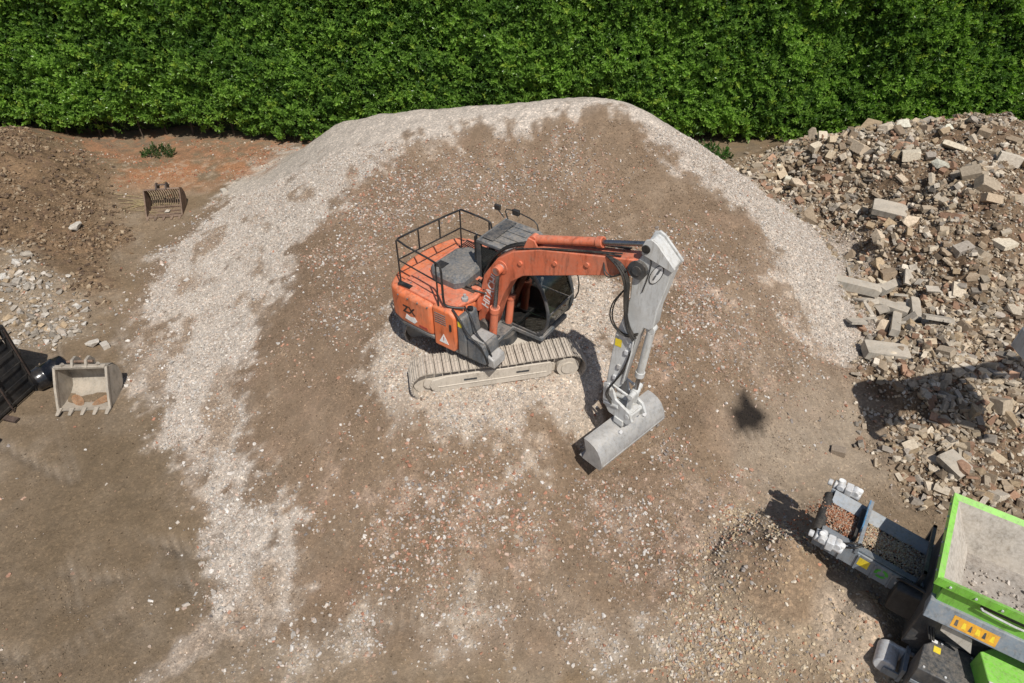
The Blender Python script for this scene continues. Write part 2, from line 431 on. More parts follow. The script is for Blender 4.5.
# ------------------------------------------------------------------ terrain
CTRL = [(-5.85,23.09,2.5),(-4.3,22.28,3.1),(-2.88,21.47,3.55),(-1.28,21.0,3.8),(0.0,20.56,4.0),(1.12,20.43,4.2),(2.27,20.2,4.35),(3.13,20.02,4.3),(4.0,19.8,4.0),(5.46,19.25,3.3),(6.51,18.36,2.8),(7.17,17.34,2.4),(7.85,16.42,1.9),(8.45,15.38,1.4),(9.02,14.64,0.8),(-2.69,19.48,3.35),(0.0,19.03,3.55),(2.46,18.58,3.75),(4.09,17.96,3.3),(5.48,16.1,2.5),(0.0,18.05,2.8),(2.4,17.27,2.9),(-2.34,18.25,2.7),(-4.69,18.54,2.55),(3.8,15.27,2.25),(5.66,14.29,2.0),(7.05,14.27,1.4),(4.39,12.69,1.7),(7.76,13.37,0.5),(-5.38,17.21,2.0),(-5.76,14.77,1.35),(-5.76,12.48,0.95),(-5.21,10.54,0.62),(-4.57,9.07,0.4),(-3.48,7.57,0.2),(-3.1,6.44,0.05),(-4.03,14.0,1.6),(-3.5,10.78,1.3),(-3.09,9.22,0.85),(-1.8,8.48,0.85),(0.0,8.44,0.9),(1.77,8.76,0.48),(0.0,7.4,0.45),(1.64,7.26,0.35),(-1.72,7.29,0.3),(3.44,9.17,0.6),(4.04,10.43,1.05),(3.77,11.64,1.4),(5.77,11.9,0.85),(5.45,10.4,0.45),(3.47,7.98,0.25),(-1.04,9.32,1.35),(0.56,9.32,1.35),(2.33,10.05,0.52),(1.68,10.1,0.62),(3.05,10.65,0.66),(1.85,9.51,0.5),(1.55,6.07,0.03),(-1.08,5.89,0.03),(2.62,6.09,0.0),(-9.22,17.39,0.55),(-8.35,19.68,0.75),(-7.16,22.05,1.5),(-10.47,15.66,0.02),(-10.95,17.61,0.05),(-10.82,19.31,0.05),(-10.28,21.59,0.05),(-9.18,23.98,0.1),(-8.67,12.78,0.02),(-7.24,10.48,0.02),(-6.06,8.61,0.02),(-5.31,6.84,0.02),(-10.31,13.95,0.0),(-8.02,9.12,0.0),(-9.89,9.93,0.0),(-7.29,6.09,0.0),(-8.03,15.48,0.5),(-7.37,12.48,0.3),(7.24,11.24,0.2),(9.33,13.92,0.2),(6.25,9.84,0.1),(8.16,10.78,0.02),(8.37,9.65,0.0),(8.77,23.1,1.0),(10.73,22.44,2.0),(12.53,21.79,2.8),(14.35,21.71,3.0),(15.87,21.08,3.1),(10.98,17.39,1.9),(9.82,19.07,1.1),(11.91,15.65,1.7),(13.71,17.26,2.6),(12.07,13.29,0.9),(10.46,11.64,0.45),(10.56,9.95,0.3),(10.03,15.95,0.5),(10.45,13.93,0.7),(9.33,21.25,0.8),(9.03,11.02,0.1),(9.2,9.61,0.05),(-17.75,23.09,1.75),(-16.66,23.32,1.35),(-16.02,23.8,0.9),(-15.37,23.94,0.4),(-16.34,20.02,1.1),(-15.11,19.77,0.7),(-13.9,19.45,0.15),(-14.27,22.49,0.15),(-12.48,17.63,0.03),(-14.87,17.06,0.7),(-13.57,16.12,0.55),(-12.84,15.82,0.25),(-13.37,14.86,0.12),(-12.1,15.23,0.0),(-13.07,22.04,0.0),(-10.93,20.01,0.0),(-10.1,25.16,0.02),(-13.56,25.16,0.02),(-16.03,25.53,0.05),(-10.96,12.09,0.0),(-9.78,11.11,0.0),(-9.3,6.85,0.0),(4.89,7.08,0.95),(5.82,6.37,0.85),(4.17,6.88,0.3),(5.01,5.99,0.2),(6.13,5.79,0.25),(3.73,6.81,0.08),(5.11,8.74,0.0),(3.56,5.56,0.0),(6.2,5.37,0.05),(4.85,5.37,0.05),(0.8,11.8,1.84),(0.64,12.4,1.84),(0.2,12.84,1.84),(-0.4,13.0,1.84),(-1.0,12.84,1.84),(-1.44,12.4,1.84),(-1.6,11.8,1.84),(-1.44,11.2,1.84),(-1.0,10.76,1.84),(-0.4,10.6,1.84),(0.2,10.76,1.84),(0.64,11.2,1.84),(1.9,11.8,1.84),(1.76,12.52,1.84),(1.36,13.15,1.84),(0.75,13.62,1.84),(-0.0,13.87,1.84),(-0.8,13.87,1.84),(-1.55,13.62,1.84),(-2.16,13.15,1.84),(-2.56,12.52,1.84),(-2.7,11.8,1.84),(-2.56,11.08,1.84),(-2.16,10.45,1.84),(-1.55,9.98,1.84),(-0.8,9.73,1.84),(-0.0,9.73,1.84),(0.75,9.98,1.84),(1.36,10.45,1.84),(1.76,11.08,1.84),(-7.45,26.4,0.0),(-6.65,24.74,1.25),(-5.98,26.52,0.0),(-5.14,24.4,1.55),(-4.41,26.47,0.0),(-3.64,23.97,1.77),(-2.23,26.51,0.0),(-1.75,23.75,1.9),(-0.3,26.44,0.0),(-0.15,23.5,2.0),(1.52,26.6,0.0),(1.32,23.52,2.1),(3.46,26.48,0.0),(2.87,23.34,2.17),(4.88,26.09,0.0),(4.01,23.06,2.15),(6.17,25.27,0.0),(5.09,22.54,2.0),(7.99,23.39,0.0),(6.73,21.32,1.65),(9.2,21.47,0.0),(7.85,19.91,1.4),(9.87,19.62,0.0),(8.52,18.48,1.2),(10.24,17.87,0.0),(9.04,17.15,0.95),(10.37,16.13,0.0),(9.41,15.75,0.7),(10.16,14.92,0.0),(9.59,14.78,0.4),(-24.0,27.5,0.0),(-24.0,30.0,0.0),(-24.0,2.0,0.0),(-24.0,5.0,0.0),(-18.0,27.5,0.0),(-18.0,30.0,0.0),(-18.0,2.0,0.0),(-18.0,5.0,0.0),(-12.0,27.5,0.0),(-12.0,30.0,0.0),(-12.0,2.0,0.0),(-6.0,27.5,0.0),(-6.0,30.0,0.0),(-6.0,2.0,0.0),(0.0,27.5,0.0),(0.0,30.0,0.0),(0.0,2.0,0.0),(6.0,27.5,0.0),(6.0,30.0,0.0),(6.0,2.0,0.0),(12.0,27.5,0.0),(12.0,30.0,0.0),(12.0,2.0,0.0),(18.0,27.5,0.0),(18.0,30.0,0.0),(18.0,2.0,0.0),(18.0,5.0,0.0),(24.0,27.5,0.0),(24.0,30.0,0.0),(24.0,2.0,0.0),(24.0,5.0,0.0),(-20.0,8.0,0.0),(-24.0,12.0,0.0),(-18.0,16.0,0.2),(-20.0,20.0,1.2),(-22.0,23.0,1.0),(-19.0,25.6,1.2),(-13.0,24.6,0.1),(18.0,20.0,2.8),(20.0,16.0,2.0),(17.0,12.0,0.6),(20.0,9.0,0.2),(13.0,8.5,0.1),(14.0,22.5,2.6),(17.0,23.0,2.4),(12.5,24.8,1.0),(16.0,25.4,0.8),(20.0,24.5,1.2),(23.0,20.0,1.5),(9.5,25.2,0.2),(13.0,14.0,0.8),(15.0,17.0,1.8),(6.0,4.0,0.0),(9.0,6.0,0.0),(11.0,7.0,0.0)]
POLY = {
 'g_left': [(-5.6, 22.8), (-2.9, 21.3), (2.3, 20.1), (3.5, 19.6), (1.4, 19.6), (-1.2, 20.0), (-2.7, 19.7), (-4.1, 18.7), (-5.2, 17.6), (-5.7, 15.8), (-5.8, 14.3), (-6.7, 12.6), (-5.7, 10.4), (-5.1, 9.2), (-4.5, 7.7), (-4.7, 6.6), (-5.6, 6.1), (-5.5, 7.7), (-7.0, 9.9), (-8.6, 12.4), (-10.5, 15.4), (-10.8, 18.1), (-9.4, 24.0)],
 'g_rim': [(-4.3, 18.9), (-2.8, 20.0), (-1.2, 20.3), (1.4, 19.9), (3.0, 19.4), (5.0, 17.9), (6.6, 15.9), (7.7, 14.0), (9.2, 13.0), (10.6, 16), (10.4, 19.5), (8.6, 23.6), (4.9, 26.4), (-4.3, 26.8), (-9.5, 26.2), (-10.5, 22)],
 'g_pad': [(-3.3, 11.1), (-3.1, 12.1), (-2.6, 12.9), (-2.0, 14.2), (1.2, 14.1), (3.1, 13.6), (2.3, 12.4), (1.7, 10.7), (1.0, 9.6), (-0.2, 9.4), (-1.7, 9.6), (-2.9, 10.3)],
 'g_right': [(5.6, 14.3), (7.3, 15.4), (8.4, 13.5), (6.9, 12.4), (5.7, 12.8)],
 'g_up': [(-4.3, 17.7), (-2.4, 18.7), (1.3, 18.5), (2.4, 17.9), (1.6, 17.3), (-0.9, 17.5), (-3.0, 16.4), (-3.4, 12.9), (-4.4, 13.1)],
 'g_front': [(-4.4, 9.5), (-1.8, 9.3), (1.0, 9.4), (3.7, 9.9), (4.9, 9.3), (4.4, 7.4), (2.6, 7.0), (0.9, 7.3), (-0.2, 6.9), (-2.1, 7.2)],
 'g_low': [(-5.0, 6.1), (-3.9, 6.8), (-2.0, 6.6), (0.5, 6.9), (2.9, 6.5), (3.3, 6.1), (2.2, 5.7), (-0.2, 6.0), (-2.3, 5.9), (-4.4, 5.4)],
 'g_midr': [(2.1, 16.6), (4.3, 15.6), (6.2, 14.0), (6.9, 12.2), (4.6, 11.1), (2.8, 11.2), (3.3, 13.6)],
 'g_heap': [(3.4, 7.5), (4.6, 8.7), (5.4, 8.1), (6.3, 7.4), (6.7, 6.0), (6.6, 5.3), (3.0, 5.4), (2.4, 5.8)],
 'tan_r': [(5.9, 11.5), (8.3, 12.5), (9.0, 11.3), (8.5, 9.9), (6.8, 9.6), (5.3, 8.9), (4.8, 10.0)],
 'red': [(-16.9, 26.4), (-8.2, 26.8), (-9.0, 23.6), (-12.0, 23.2), (-14.7, 22.9)],
 'soil': [(-19.8, 25.6), (-15.6, 24.2), (-12.9, 20.3), (-12.0, 16.5), (-13.6, 17.6), (-15.5, 18.2), (-24, 18.5), (-24, 26), (-17, 25.5)],
 'lrub': [(-15.3, 17.9), (-13.7, 17.2), (-12.3, 16.0), (-11.5, 14.9), (-12.4, 13.9), (-13.5, 14.1)],
 'patch': [(4.8, 10.9), (5.3, 11.5), (5.8, 11.0), (5.5, 10.5), (4.9, 10.4)],
 'rub': [(8.2, 24.5), (6.2, 17.5), (7.2, 17.5), (8.8, 15.4), (9.4, 14.2), (8.5, 11.9), (8.3, 10.2), (8.9, 9.1), (10.5, 8.6), (24, 7.5), (24, 26.2), (12, 26.2)],
 'wet': [(-11.2, 10.0), (-10.8, 11.8), (-8.8, 12.1), (-6.9, 9.6), (-5.8, 7.7), (-6.4, 6.1), (-7.6, 5.4), (-8.7, 5.4)],
 'brownband': [(-4.4, 13.1), (-3.0, 15.7), (-2.0, 13.8), (-3.2, 12.1), (-3.4, 10.3), (-1.9, 9.4), (1.0, 9.4), (-1.8, 9.0), (-4.3, 9.9)],
 'mound': [(-9.1, 23.8), (-10.3, 21.5), (-10.8, 19.3), (-10.9, 17.6), (-10.6, 15.7), (-8.9, 12.8), (-7.4, 10.5), (-6.2, 8.6), (-5.4, 6.9), (-3.8, 6.1), (-1.1, 5.7), (1.5, 5.9), (3.3, 6.8), (3.9, 7.9), (5.1, 9.1), (7.3, 11.0), (8.8, 12.9), (9.3, 14.1), (10.1, 14.9), (10.3, 16.1), (10.1, 17.8), (9.7, 19.5), (9.1, 21.3), (7.9, 23.2), (6.1, 25.0), (4.8, 25.8), (3.4, 26.2), (-0.3, 26.1), (-4.3, 26.2), (-5.9, 26.3), (-7.4, 26.2)],
}
POLY['rub'] = [(8.2, 24.6), (8.3, 22.6), (9.4, 20.5), (10.0, 18.2), (9.9, 16.2), (9.3, 14.3), (8.6, 12.2), (8.3, 10.2), (8.9, 9.1), (10.5, 8.6), (24, 7.5), (24, 26.2), (12, 26.2)]


def vnoise(x, y, s, seed=0):
    """smooth value noise in 0..1 with feature size s"""
    x = np.asarray(x) / s + 137.3 * seed; y = np.asarray(y) / s + 71.7 * seed
    xi = np.floor(x).astype(np.int64); yi = np.floor(y).astype(np.int64)
    fx = x - xi; fy = y - yi
    fx = fx * fx * (3 - 2 * fx); fy = fy * fy * (3 - 2 * fy)
    def hsh(a, b):
        h = (a * 374761393 + b * 668265263 + seed * 1442695041) & 0x7fffffff
        h = ((h ^ (h >> 13)) * 1274126177) & 0x7fffffff
        return ((h ^ (h >> 16)) & 0xffff) / 65535.0
    return (hsh(xi, yi) * (1 - fx) + hsh(xi + 1, yi) * fx) * (1 - fy) + (hsh(xi, yi + 1) * (1 - fx) + hsh(xi + 1, yi + 1) * fx) * fy


def fbm(x, y, s, octv=4, seed=0):
    o = 0; a = 0.5; t = 0
    for k in range(octv):
        o = o + a * vnoise(x, y, s, seed + k); t += a; s *= 0.5; a *= 0.55
    return o / t


ct = lambda n, lo, hi: np.clip((n - lo) / (hi - lo), 0, 1)


def make_h(C):
    C = np.array(C, float); P = C[:, :2]; z = C[:, 2]; n = len(P)
    d = np.sqrt(((P[:, None] - P[None]) ** 2).sum(-1))
    K = np.zeros((n + 3, n + 3)); K[:n, :n] = d - np.eye(n) * 0.12
    K[:n, n] = 1; K[n, :n] = 1; K[:n, n + 1:] = P; K[n + 1:, :n] = P.T
    w = np.linalg.solve(K, np.r_[z, 0, 0, 0])
    def h(x, y):
        x = np.asarray(x, float); y = np.asarray(y, float)
        o = np.full(x.shape, w[n]) + w[n + 1] * x + w[n + 2] * y
        for i in range(n):
            o += w[i] * np.sqrt((x - P[i, 0]) ** 2 + (y - P[i, 1]) ** 2 + .02)
        return o
    return h


def sdist(poly, x, y):
    """signed distance, positive inside"""
    d = np.full(x.shape, 1e9); ins = np.zeros(x.shape, bool)
    n = len(poly)
    for i in range(n):
        ax, ay = poly[i]; bx, by = poly[(i + 1) % n]
        ex, ey = bx - ax, by - ay
        t = np.clip(((x - ax) * ex + (y - ay) * ey) / (ex * ex + ey * ey + 1e-9), 0, 1)
        d = np.minimum(d, (x - ax - t * ex) ** 2 + (y - ay - t * ey) ** 2)
        c = ((ay > y) != (by > y)) & (x < ex * (y - ay) / (ey if abs(ey) > 1e-9 else 1e-9) + ax)
        ins ^= c
    return np.where(ins, 1, -1) * np.sqrt(d)


GX0, GX1, GY0, GY1, GS = -24.0, 24.0, 2.0, 31.0, 0.06
gx = np.arange(GX0, GX1 + 1e-6, GS); gy = np.arange(GY0, GY1 + 1e-6, GS)
XX, YY = np.meshgrid(gx, gy)
# smooth base on a coarse grid, then bilinear up
cs = 0.24
cx = np.arange(GX0, GX1 + cs * 1.5, cs); cy = np.arange(GY0, GY1 + cs * 1.5, cs)
HC = make_h(CTRL)(*np.meshgrid(cx, cy))


def bil(grid, x0, y0, s, x, y):
    u = np.clip((x - x0) / s, 0, grid.shape[1] - 1.001); v = np.clip((y - y0) / s, 0, grid.shape[0] - 1.001)
    i = u.astype(int); j = v.astype(int); fu = u - i; fv = v - j
    return (grid[j, i] * (1 - fu) + grid[j, i + 1] * fu) * (1 - fv) + (grid[j + 1, i] * (1 - fu) + grid[j + 1, i + 1] * fu) * fv


warp = lambda x, y, a, s, sd: (x + (fbm(x, y, s, 3, sd) - .5) * a, y + (fbm(x, y, s, 3, sd + 9) - .5) * a)
wx, wy = warp(XX, YY, 1.7, 1.3, 3)
wx = wx + (fbm(XX, YY, .28, 3, 13) - .5) * .7; wy = wy + (fbm(XX, YY, .28, 3, 14) - .5) * .7
# tongues that run straight down the flanks of the mound
_th = np.arctan2(YY - 15.5, XX - .4); _rr = np.hypot(XX - .4, YY - 15.5)
tong = fbm(_th * 7.0 + fbm(XX, YY, 2.5, 2, 17) * .9, _rr * .32, .55, 4, 19)
LONG = {'g_left': 1.5, 'g_rim': .3, 'g_right': 1.6, 'g_up': 1.6, 'g_front': 2.0, 'g_midr': 2.0, 'g_low': 1.6, 'g_pad': .6, 'brownband': 1.2}
def mask(key, soft=0.35, bias=0.0):
    return np.clip((sdist(POLY[key], wx, wy) + bias + (tong - .5) * LONG.get(key, 0)) / soft * 0.5 + 0.5, 0, 1)


MK = {k: mask(k, s) for k, s in (('g_left', .6), ('g_rim', .5), ('g_pad', .7), ('g_right', .9), ('g_up', 1.0), ('g_front', .8), ('g_low', .5),
                                 ('g_midr', 1.0), ('g_heap', .5), ('tan_r', .8), ('red', .8), ('soil', .6), ('lrub', .5), ('patch', .16), ('rub', .5), ('wet', 1.2), ('brownband', .8))}
wx2, wy2 = warp(XX, YY, .5, .8, 23)
MK['patch'] = np.clip((sdist(POLY['patch'], *warp(XX, YY, .28, .3, 29)) - .01) / .16 * .5 + .5, 0, 1)
SD_M = sdist(POLY['mound'], wx2, wy2)
SD_R = sdist(POLY['rub'], wx2, wy2)
SD_S = sdist(POLY['soil'], wx2, wy2)
SD_L = sdist(POLY['lrub'], wx2, wy2)
SD_H = sdist(POLY['g_heap'], wx2, wy2)

edge = np.clip(np.minimum(np.minimum(XX - GX0, GX1 - XX), np.minimum(YY - GY0, GY1 - YY)) / 2.0, 0, 1)
ZZ = bil(HC, GX0, GY0, cs, XX, YY)
pad = np.clip(1.0 - (np.hypot(XX + 0.45, YY - 11.8) - 2.1) / .5, 0, 1)
rough = 0.05 + 0.05 * np.clip(MK['g_left'] + MK['g_up'], 0, 1) + 0.85 * MK['rub'] + 0.5 * MK['soil'] + 0.22 * MK['lrub'] + 0.05 * MK['g_heap']
rel = (fbm(XX, YY, 1.1, 5, 1) - .5) * 1.0 + (fbm(XX, YY, .3, 3, 5) - .5) * .35
ZZ = ZZ + rough * rel * (1 - pad * .9) + (fbm(XX, YY, 4.0, 2, 40) - .5) * .12 * (1 - pad)
# machine track prints: bands of close cross ridges
def prints(ax, ay, bx, by, w=.30, gap=1.05):
    L = math.hypot(bx - ax, by - ay); ux, uy = (bx - ax) / L, (by - ay) / L
    u = (XX - ax) * ux + (YY - ay) * uy; v = -(XX - ax) * uy + (YY - ay) * ux + .25 * np.sin(u * .7)
    inb = (u > 0) * (u < L) * np.clip(4 * (1 - np.minimum(np.abs(v - gap), np.abs(v + gap)) / w), 0, 1)
    return inb * (.25 + .75 * ct(fbm(XX, YY, .5, 3, 71), .35, .6)), .5 + .5 * np.sin(u * 2 * np.pi / .19 + 1.5 * fbm(XX, YY, .6, 2, 72))
PRT = [prints(-8.2, 4.2, -3.6, 8.9), prints(-5.5, 5.2, 4.0, 6.2), prints(5.2, 9.4, 9.8, 10.9, .3, .9)]
pr_dark = np.zeros_like(XX); pr_lite = np.zeros_like(XX)
for m_, t_ in PRT:
    ZZ += m_ * (t_ - .7) * .022
    pr_dark = np.maximum(pr_dark, m_ * (1 - t_)); pr_lite = np.maximum(pr_lite, m_ * t_)
# pebbly surface relief in the gravel, shallow tyre ruts in the yard
peb = fbm(XX, YY, .14, 2, 60) - .5
gall = np.clip(MK['g_left'] + MK['g_rim'] + MK['g_pad'] + MK['g_right'] + .7 * MK['g_front'] + .7 * MK['g_up'] + MK['g_heap'] + .6 * MK['g_midr'], 0, 1)
ZZ += peb * .035 * gall
def ruts(x, y, ang, off, w):
    t = x * math.cos(ang) + y * math.sin(ang) - off + (fbm(x, y, 3.0, 2, 77) - .5) * .8
    return np.exp(-(t / w) ** 2) + np.exp(-((t - 1.7) / w) ** 2)
rut = (ruts(XX, YY, R(28), -3.9, .15) + ruts(XX, YY, R(62), 2.2, .16) + ruts(XX, YY, R(80), 4.2, .17)) * ct(fbm(XX, YY, 2.0, 3, 79), .4, .6)
yard = np.clip(-SD_M + .6, 0, 1) * (1 - MK['rub']) * (1 - MK['soil']) * (YY < 20) * (1 - MK['g_heap'])
tread = .5 + .5 * np.sin((XX * 1.0 + YY * .7) * 2 * np.pi / .22)
ZZ -= rut * yard * (.05 + .025 * tread)
for hx_, hy_, hh, hk in ((4.95, 7.25, 1.45, .95), (6.05, 6.3, 1.0, .9)):
    rr_h = np.hypot(XX - hx_, YY - hy_) + (fbm(XX, YY, .5, 3, 90) - .5) * .25
    cone = hh - np.sqrt((hk * rr_h) ** 2 + .01)
    ZZ = np.maximum(ZZ, cone)
ZZ *= edge


def colr(*c):
    return np.array(c)[None, None, :]


def lay(base, m, c):
    return base * (1 - m[..., None]) + c * m[..., None]


n1 = fbm(XX, YY, 2.2, 4, 101); n2 = fbm(XX, YY, .7, 4, 111); n3 = fbm(XX, YY, .22, 3, 121); n4 = fbm(XX, YY, 5.0, 3, 131)
T = colr(.205, .148, .093) + np.zeros(XX.shape + (3,))
T = lay(T, ct(n1, .4, .7) * .6, colr(.265, .203, .142))
T = lay(T, ct(n4, .5, .68) * .5, colr(.16, .122, .083))
T = lay(T, ct(n2, .52, .75) * .35, colr(.34, .28, .215))
T = lay(T, MK['wet'] * (.35 + .55 * ct(n1, .35, .65)), colr(.148, .108, .067))
# mound: earth brown, streaked down-slope
mb = np.clip(SD_M / .5 + .5, 0, 1)
sx = XX * .94 + YY * .34; sy = -XX * .34 + YY * .94
streak = .45 * fbm(sx * 2.2, sy * .45, .5, 4, 201) + .55 * tong
T = lay(T, mb, colr(.208, .150, .101))
T = lay(T, mb * ct(streak, .48, .66) * .45, colr(.31, .238, .172))
T = lay(T, mb * ct(n1, .5, .66) * .65, colr(.178, .126, .084))
T = lay(T, mb * ct(n2, .55, .7) * .4, colr(.285, .20, .14))
GL = colr(.485, .432, .375)
LM = {}
for k, a, c in (('g_up', .62, colr(.37, .30, .235)), ('g_midr', .70, colr(.36, .268, .208)), ('g_front', .66, colr(.34, .258, .20)), ('g_low', .75, colr(.42, .365, .30)),
                ('g_right', .8, colr(.46, .385, .315)), ('g_pad', 1.25, colr(.50, .43, .355)), ('g_rim', .95, GL), ('g_left', .95, GL)):
    lo_ = .30 if a > .9 else .62
    LM[k] = ct(MK[k] * a + (n3 - .5) * 1.0 + (n2 - .5) * .9 + (streak - .5) * .5, lo_, lo_ + .38) * np.clip(MK[k] * 5, 0, 1)
    if a > .7:      # fines thin out gradually beyond the stony core
        LM[k] = .76 * LM[k] + .24 * np.clip(MK[k] * 1.1 - .05, 0, 1) * (.5 + n2)
    LM[k] = np.clip(LM[k], 0, 1)
    T = lay(T, LM[k] * min(1, a + .1), c)
# bare brown streaks through the left gravel
st2 = fbm(sx * 1.2, sy * .5, .9, 4, 231)
T = lay(T, MK['g_left'] * ct(st2, .50, .60) * (YY < 19.5) * .85, colr(.275, .205, .145))
T = lay(T, MK['brownband'] * .7, colr(.222, .158, .106))
T = lay(T, MK['tan_r'] * .75, colr(.335, .275, .21))
T = lay(T, MK['tan_r'] * ct(streak, .5, .7) * .5, colr(.26, .22, .18))
T = lay(T, MK['g_heap'] * .7, colr(.37, .295, .215))
con = np.clip(1.15 - np.hypot(XX - 5.0, YY - 7.05) / 1.0, 0, 1) * ct(fbm(XX, YY, .8, 3, 95), .35, .5)
con2 = np.clip(1.1 - np.hypot(XX - 6.1, YY - 6.2) / .9, 0, 1)
con = np.clip(con * 3, 0, 1); con2 = np.clip(con2 * 3, 0, 1)
T = lay(T, con * .9, colr(.25, .18, .12))
T = lay(T, con2 * .8, colr(.40, .325, .25))
T = lay(T, MK['red'] * ct(n2, .38, .56) * .85, colr(.33, .165, .085))
T = lay(T, MK['red'] * ct(n3, .55, .7) * .5, colr(.36, .29, .22))
T = lay(T, MK['soil'] * .9, colr(.168, .113, .067))
T = lay(T, MK['soil'] * ct(n2, .5, .7) * .6, colr(.25, .165, .098))
T = lay(T, MK['soil'] * ct(n3, .55, .7) * .6, colr(.10, .065, .045))
T = lay(T, MK['lrub'] * .8, colr(.30, .25, .19))
T = lay(T, MK['rub'] * .95, colr(.155, .108, .070))
T = lay(T, MK['rub'] * ct(n2, .5, .68) * .6, colr(.225, .165, .112))
T = lay(T, MK['patch'] * .97, colr(.016, .013, .011))  # one near-black patch coloured into the mound's right flank
# strip of litter and grey dust under the hedge
hs = np.clip((YY - 24.9) / .6, 0, 1) * (SD_M < 0)
T = lay(T, hs * ct(n2, .45, .62) * .6, colr(.15, .115, .08))
T = lay(T, hs * ct(n3, .5, .66) * (XX < -8) * .7, colr(.30, .15, .08))
# spilled fines along the ruts
T = lay(T, np.clip(rut * yard * tread, 0, 1) * .35, colr(.36, .31, .25))
T = lay(T, np.clip(rut * yard * (1 - tread), 0, 1) * .4, colr(.15, .12, .09))
T = lay(T, pr_lite * .22, colr(.36, .30, .235))
T = lay(T, pr_dark * .28, colr(.15, .115, .08))
T *= (.82 + .36 * n3)[..., None]
T = np.clip(T, .008, .8)
GRAIN = np.clip(gall * .6 + sum(LM.values()) * .7 + MK['rub'] + .8 * MK['soil'] + MK['lrub'] + .5 * MK['red'] + .25 * ct(n1, .45, .65), 0, 1) * (1 - .7 * MK['brownband'])

NXg, NYg = len(gx), len(gy)
idx = np.arange(NXg * NYg).reshape(NYg, NXg)
QV = np.stack([idx[:-1, :-1], idx[:-1, 1:], idx[1:, 1:], idx[1:, :-1]], -1).reshape(-1, 4)
def fc(a):
    return ((a[:-1, :-1] + a[1:, 1:]) * .5).ravel()
fm, frb, fs_, fl, fh = fc(SD_M) > 0, fc(SD_R) > 0, fc(SD_S) > 0, fc(SD_L) > 0, fc(SD_H) > 0
fh &= ~fm
frb &= ~(fm | fh)
fs_ &= ~(fm | frb)
fl &= ~(fm | fs_)
P3 = np.stack([XX, YY, ZZ], -1).reshape(-1, 3)
# vertex normals of the whole sheet, so that neighbours shade as one surface
dzx = np.gradient(ZZ, GS, axis=1); dzy = np.gradient(ZZ, GS, axis=0)
NRM = np.stack([-dzx, -dzy, np.ones_like(ZZ)], -1); NRM /= np.linalg.norm(NRM, axis=-1, keepdims=True)
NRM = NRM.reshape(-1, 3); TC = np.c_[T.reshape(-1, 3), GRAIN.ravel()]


def sheet(name, sel):
    q = QV[sel]
    u, inv = np.unique(q.ravel(), return_inverse=True)
    me = bpy.data.meshes.new(name)
    nf = len(q)
    me.vertices.add(len(u)); me.vertices.foreach_set('co', P3[u].astype(np.float32).ravel())
    me.loops.add(nf * 4); me.loops.foreach_set('vertex_index', inv.astype(np.int32).ravel())
    me.polygons.add(nf); me.polygons.foreach_set('loop_start', (np.arange(nf) * 4).astype(np.int32))
    me.update(calc_edges=True)
    me.polygons.foreach_set('use_smooth', np.ones(nf, bool))
    a = me.attributes.new('tint', 'FLOAT_COLOR', 'POINT')
    a.data.foreach_set('color', TC[u].astype(np.float32).ravel())
    me.normals_split_custom_set_from_vertices(NRM[u].tolist())
    me.materials.append(M['ground'])
    o = bpy.data.objects.new(name, me); col.objects.link(o)
    return o


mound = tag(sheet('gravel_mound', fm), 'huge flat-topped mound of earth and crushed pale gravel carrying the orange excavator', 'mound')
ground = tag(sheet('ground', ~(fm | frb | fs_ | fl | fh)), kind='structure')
rubble = tag(sheet('rubble_pile', frb), 'long heap of broken concrete, brick and stone below the hedge at right', 'rubble pile')
soil = tag(sheet('soil_heap', fs_), 'dark brown heap of clumpy topsoil under the hedge at far left', 'soil heap')
lrub = tag(sheet('pale_rubble_heap', fl), 'low heap of pale grey plaster and stone scraps at left edge', 'rubble heap')
cheap = tag(sheet('aggregate_heap', fh), 'small heap of crushed aggregate under the conveyor of the green crusher', 'aggregate heap')
# the yard beyond the detailed sheet, to the horizon
mo = MB()
for x0, x1, y0, y1 in ((-600, GX0, -600, 900), (GX1, 600, -600, 900), (GX0, GX1, -600, GY0), (GX0, GX1, GY1, 900)):
    mo.add([(x0, y0, 0), (x1, y0, 0), (x1, y1, 0), (x0, y1, 0)], [(0, 1, 2, 3)])
om = mo.mesh('outer_yard_ground', 'ground', 0)
a = om.attributes.new('tint', 'FLOAT_COLOR', 'POINT')
a.data.foreach_set('color', np.tile([.205, .148, .093, 1], len(om.vertices)).astype(np.float32))
outer = bpy.data.objects.new('outer_yard_ground', om); col.objects.link(outer); tag(outer, kind='structure')


def gz(x, y):
    return bil(ZZ, GX0, GY0, GS, np.asarray(x, float), np.asarray(y, float))


def gzs(x, y):
    return float(gz(np.array([x]), np.array([y]))[0])


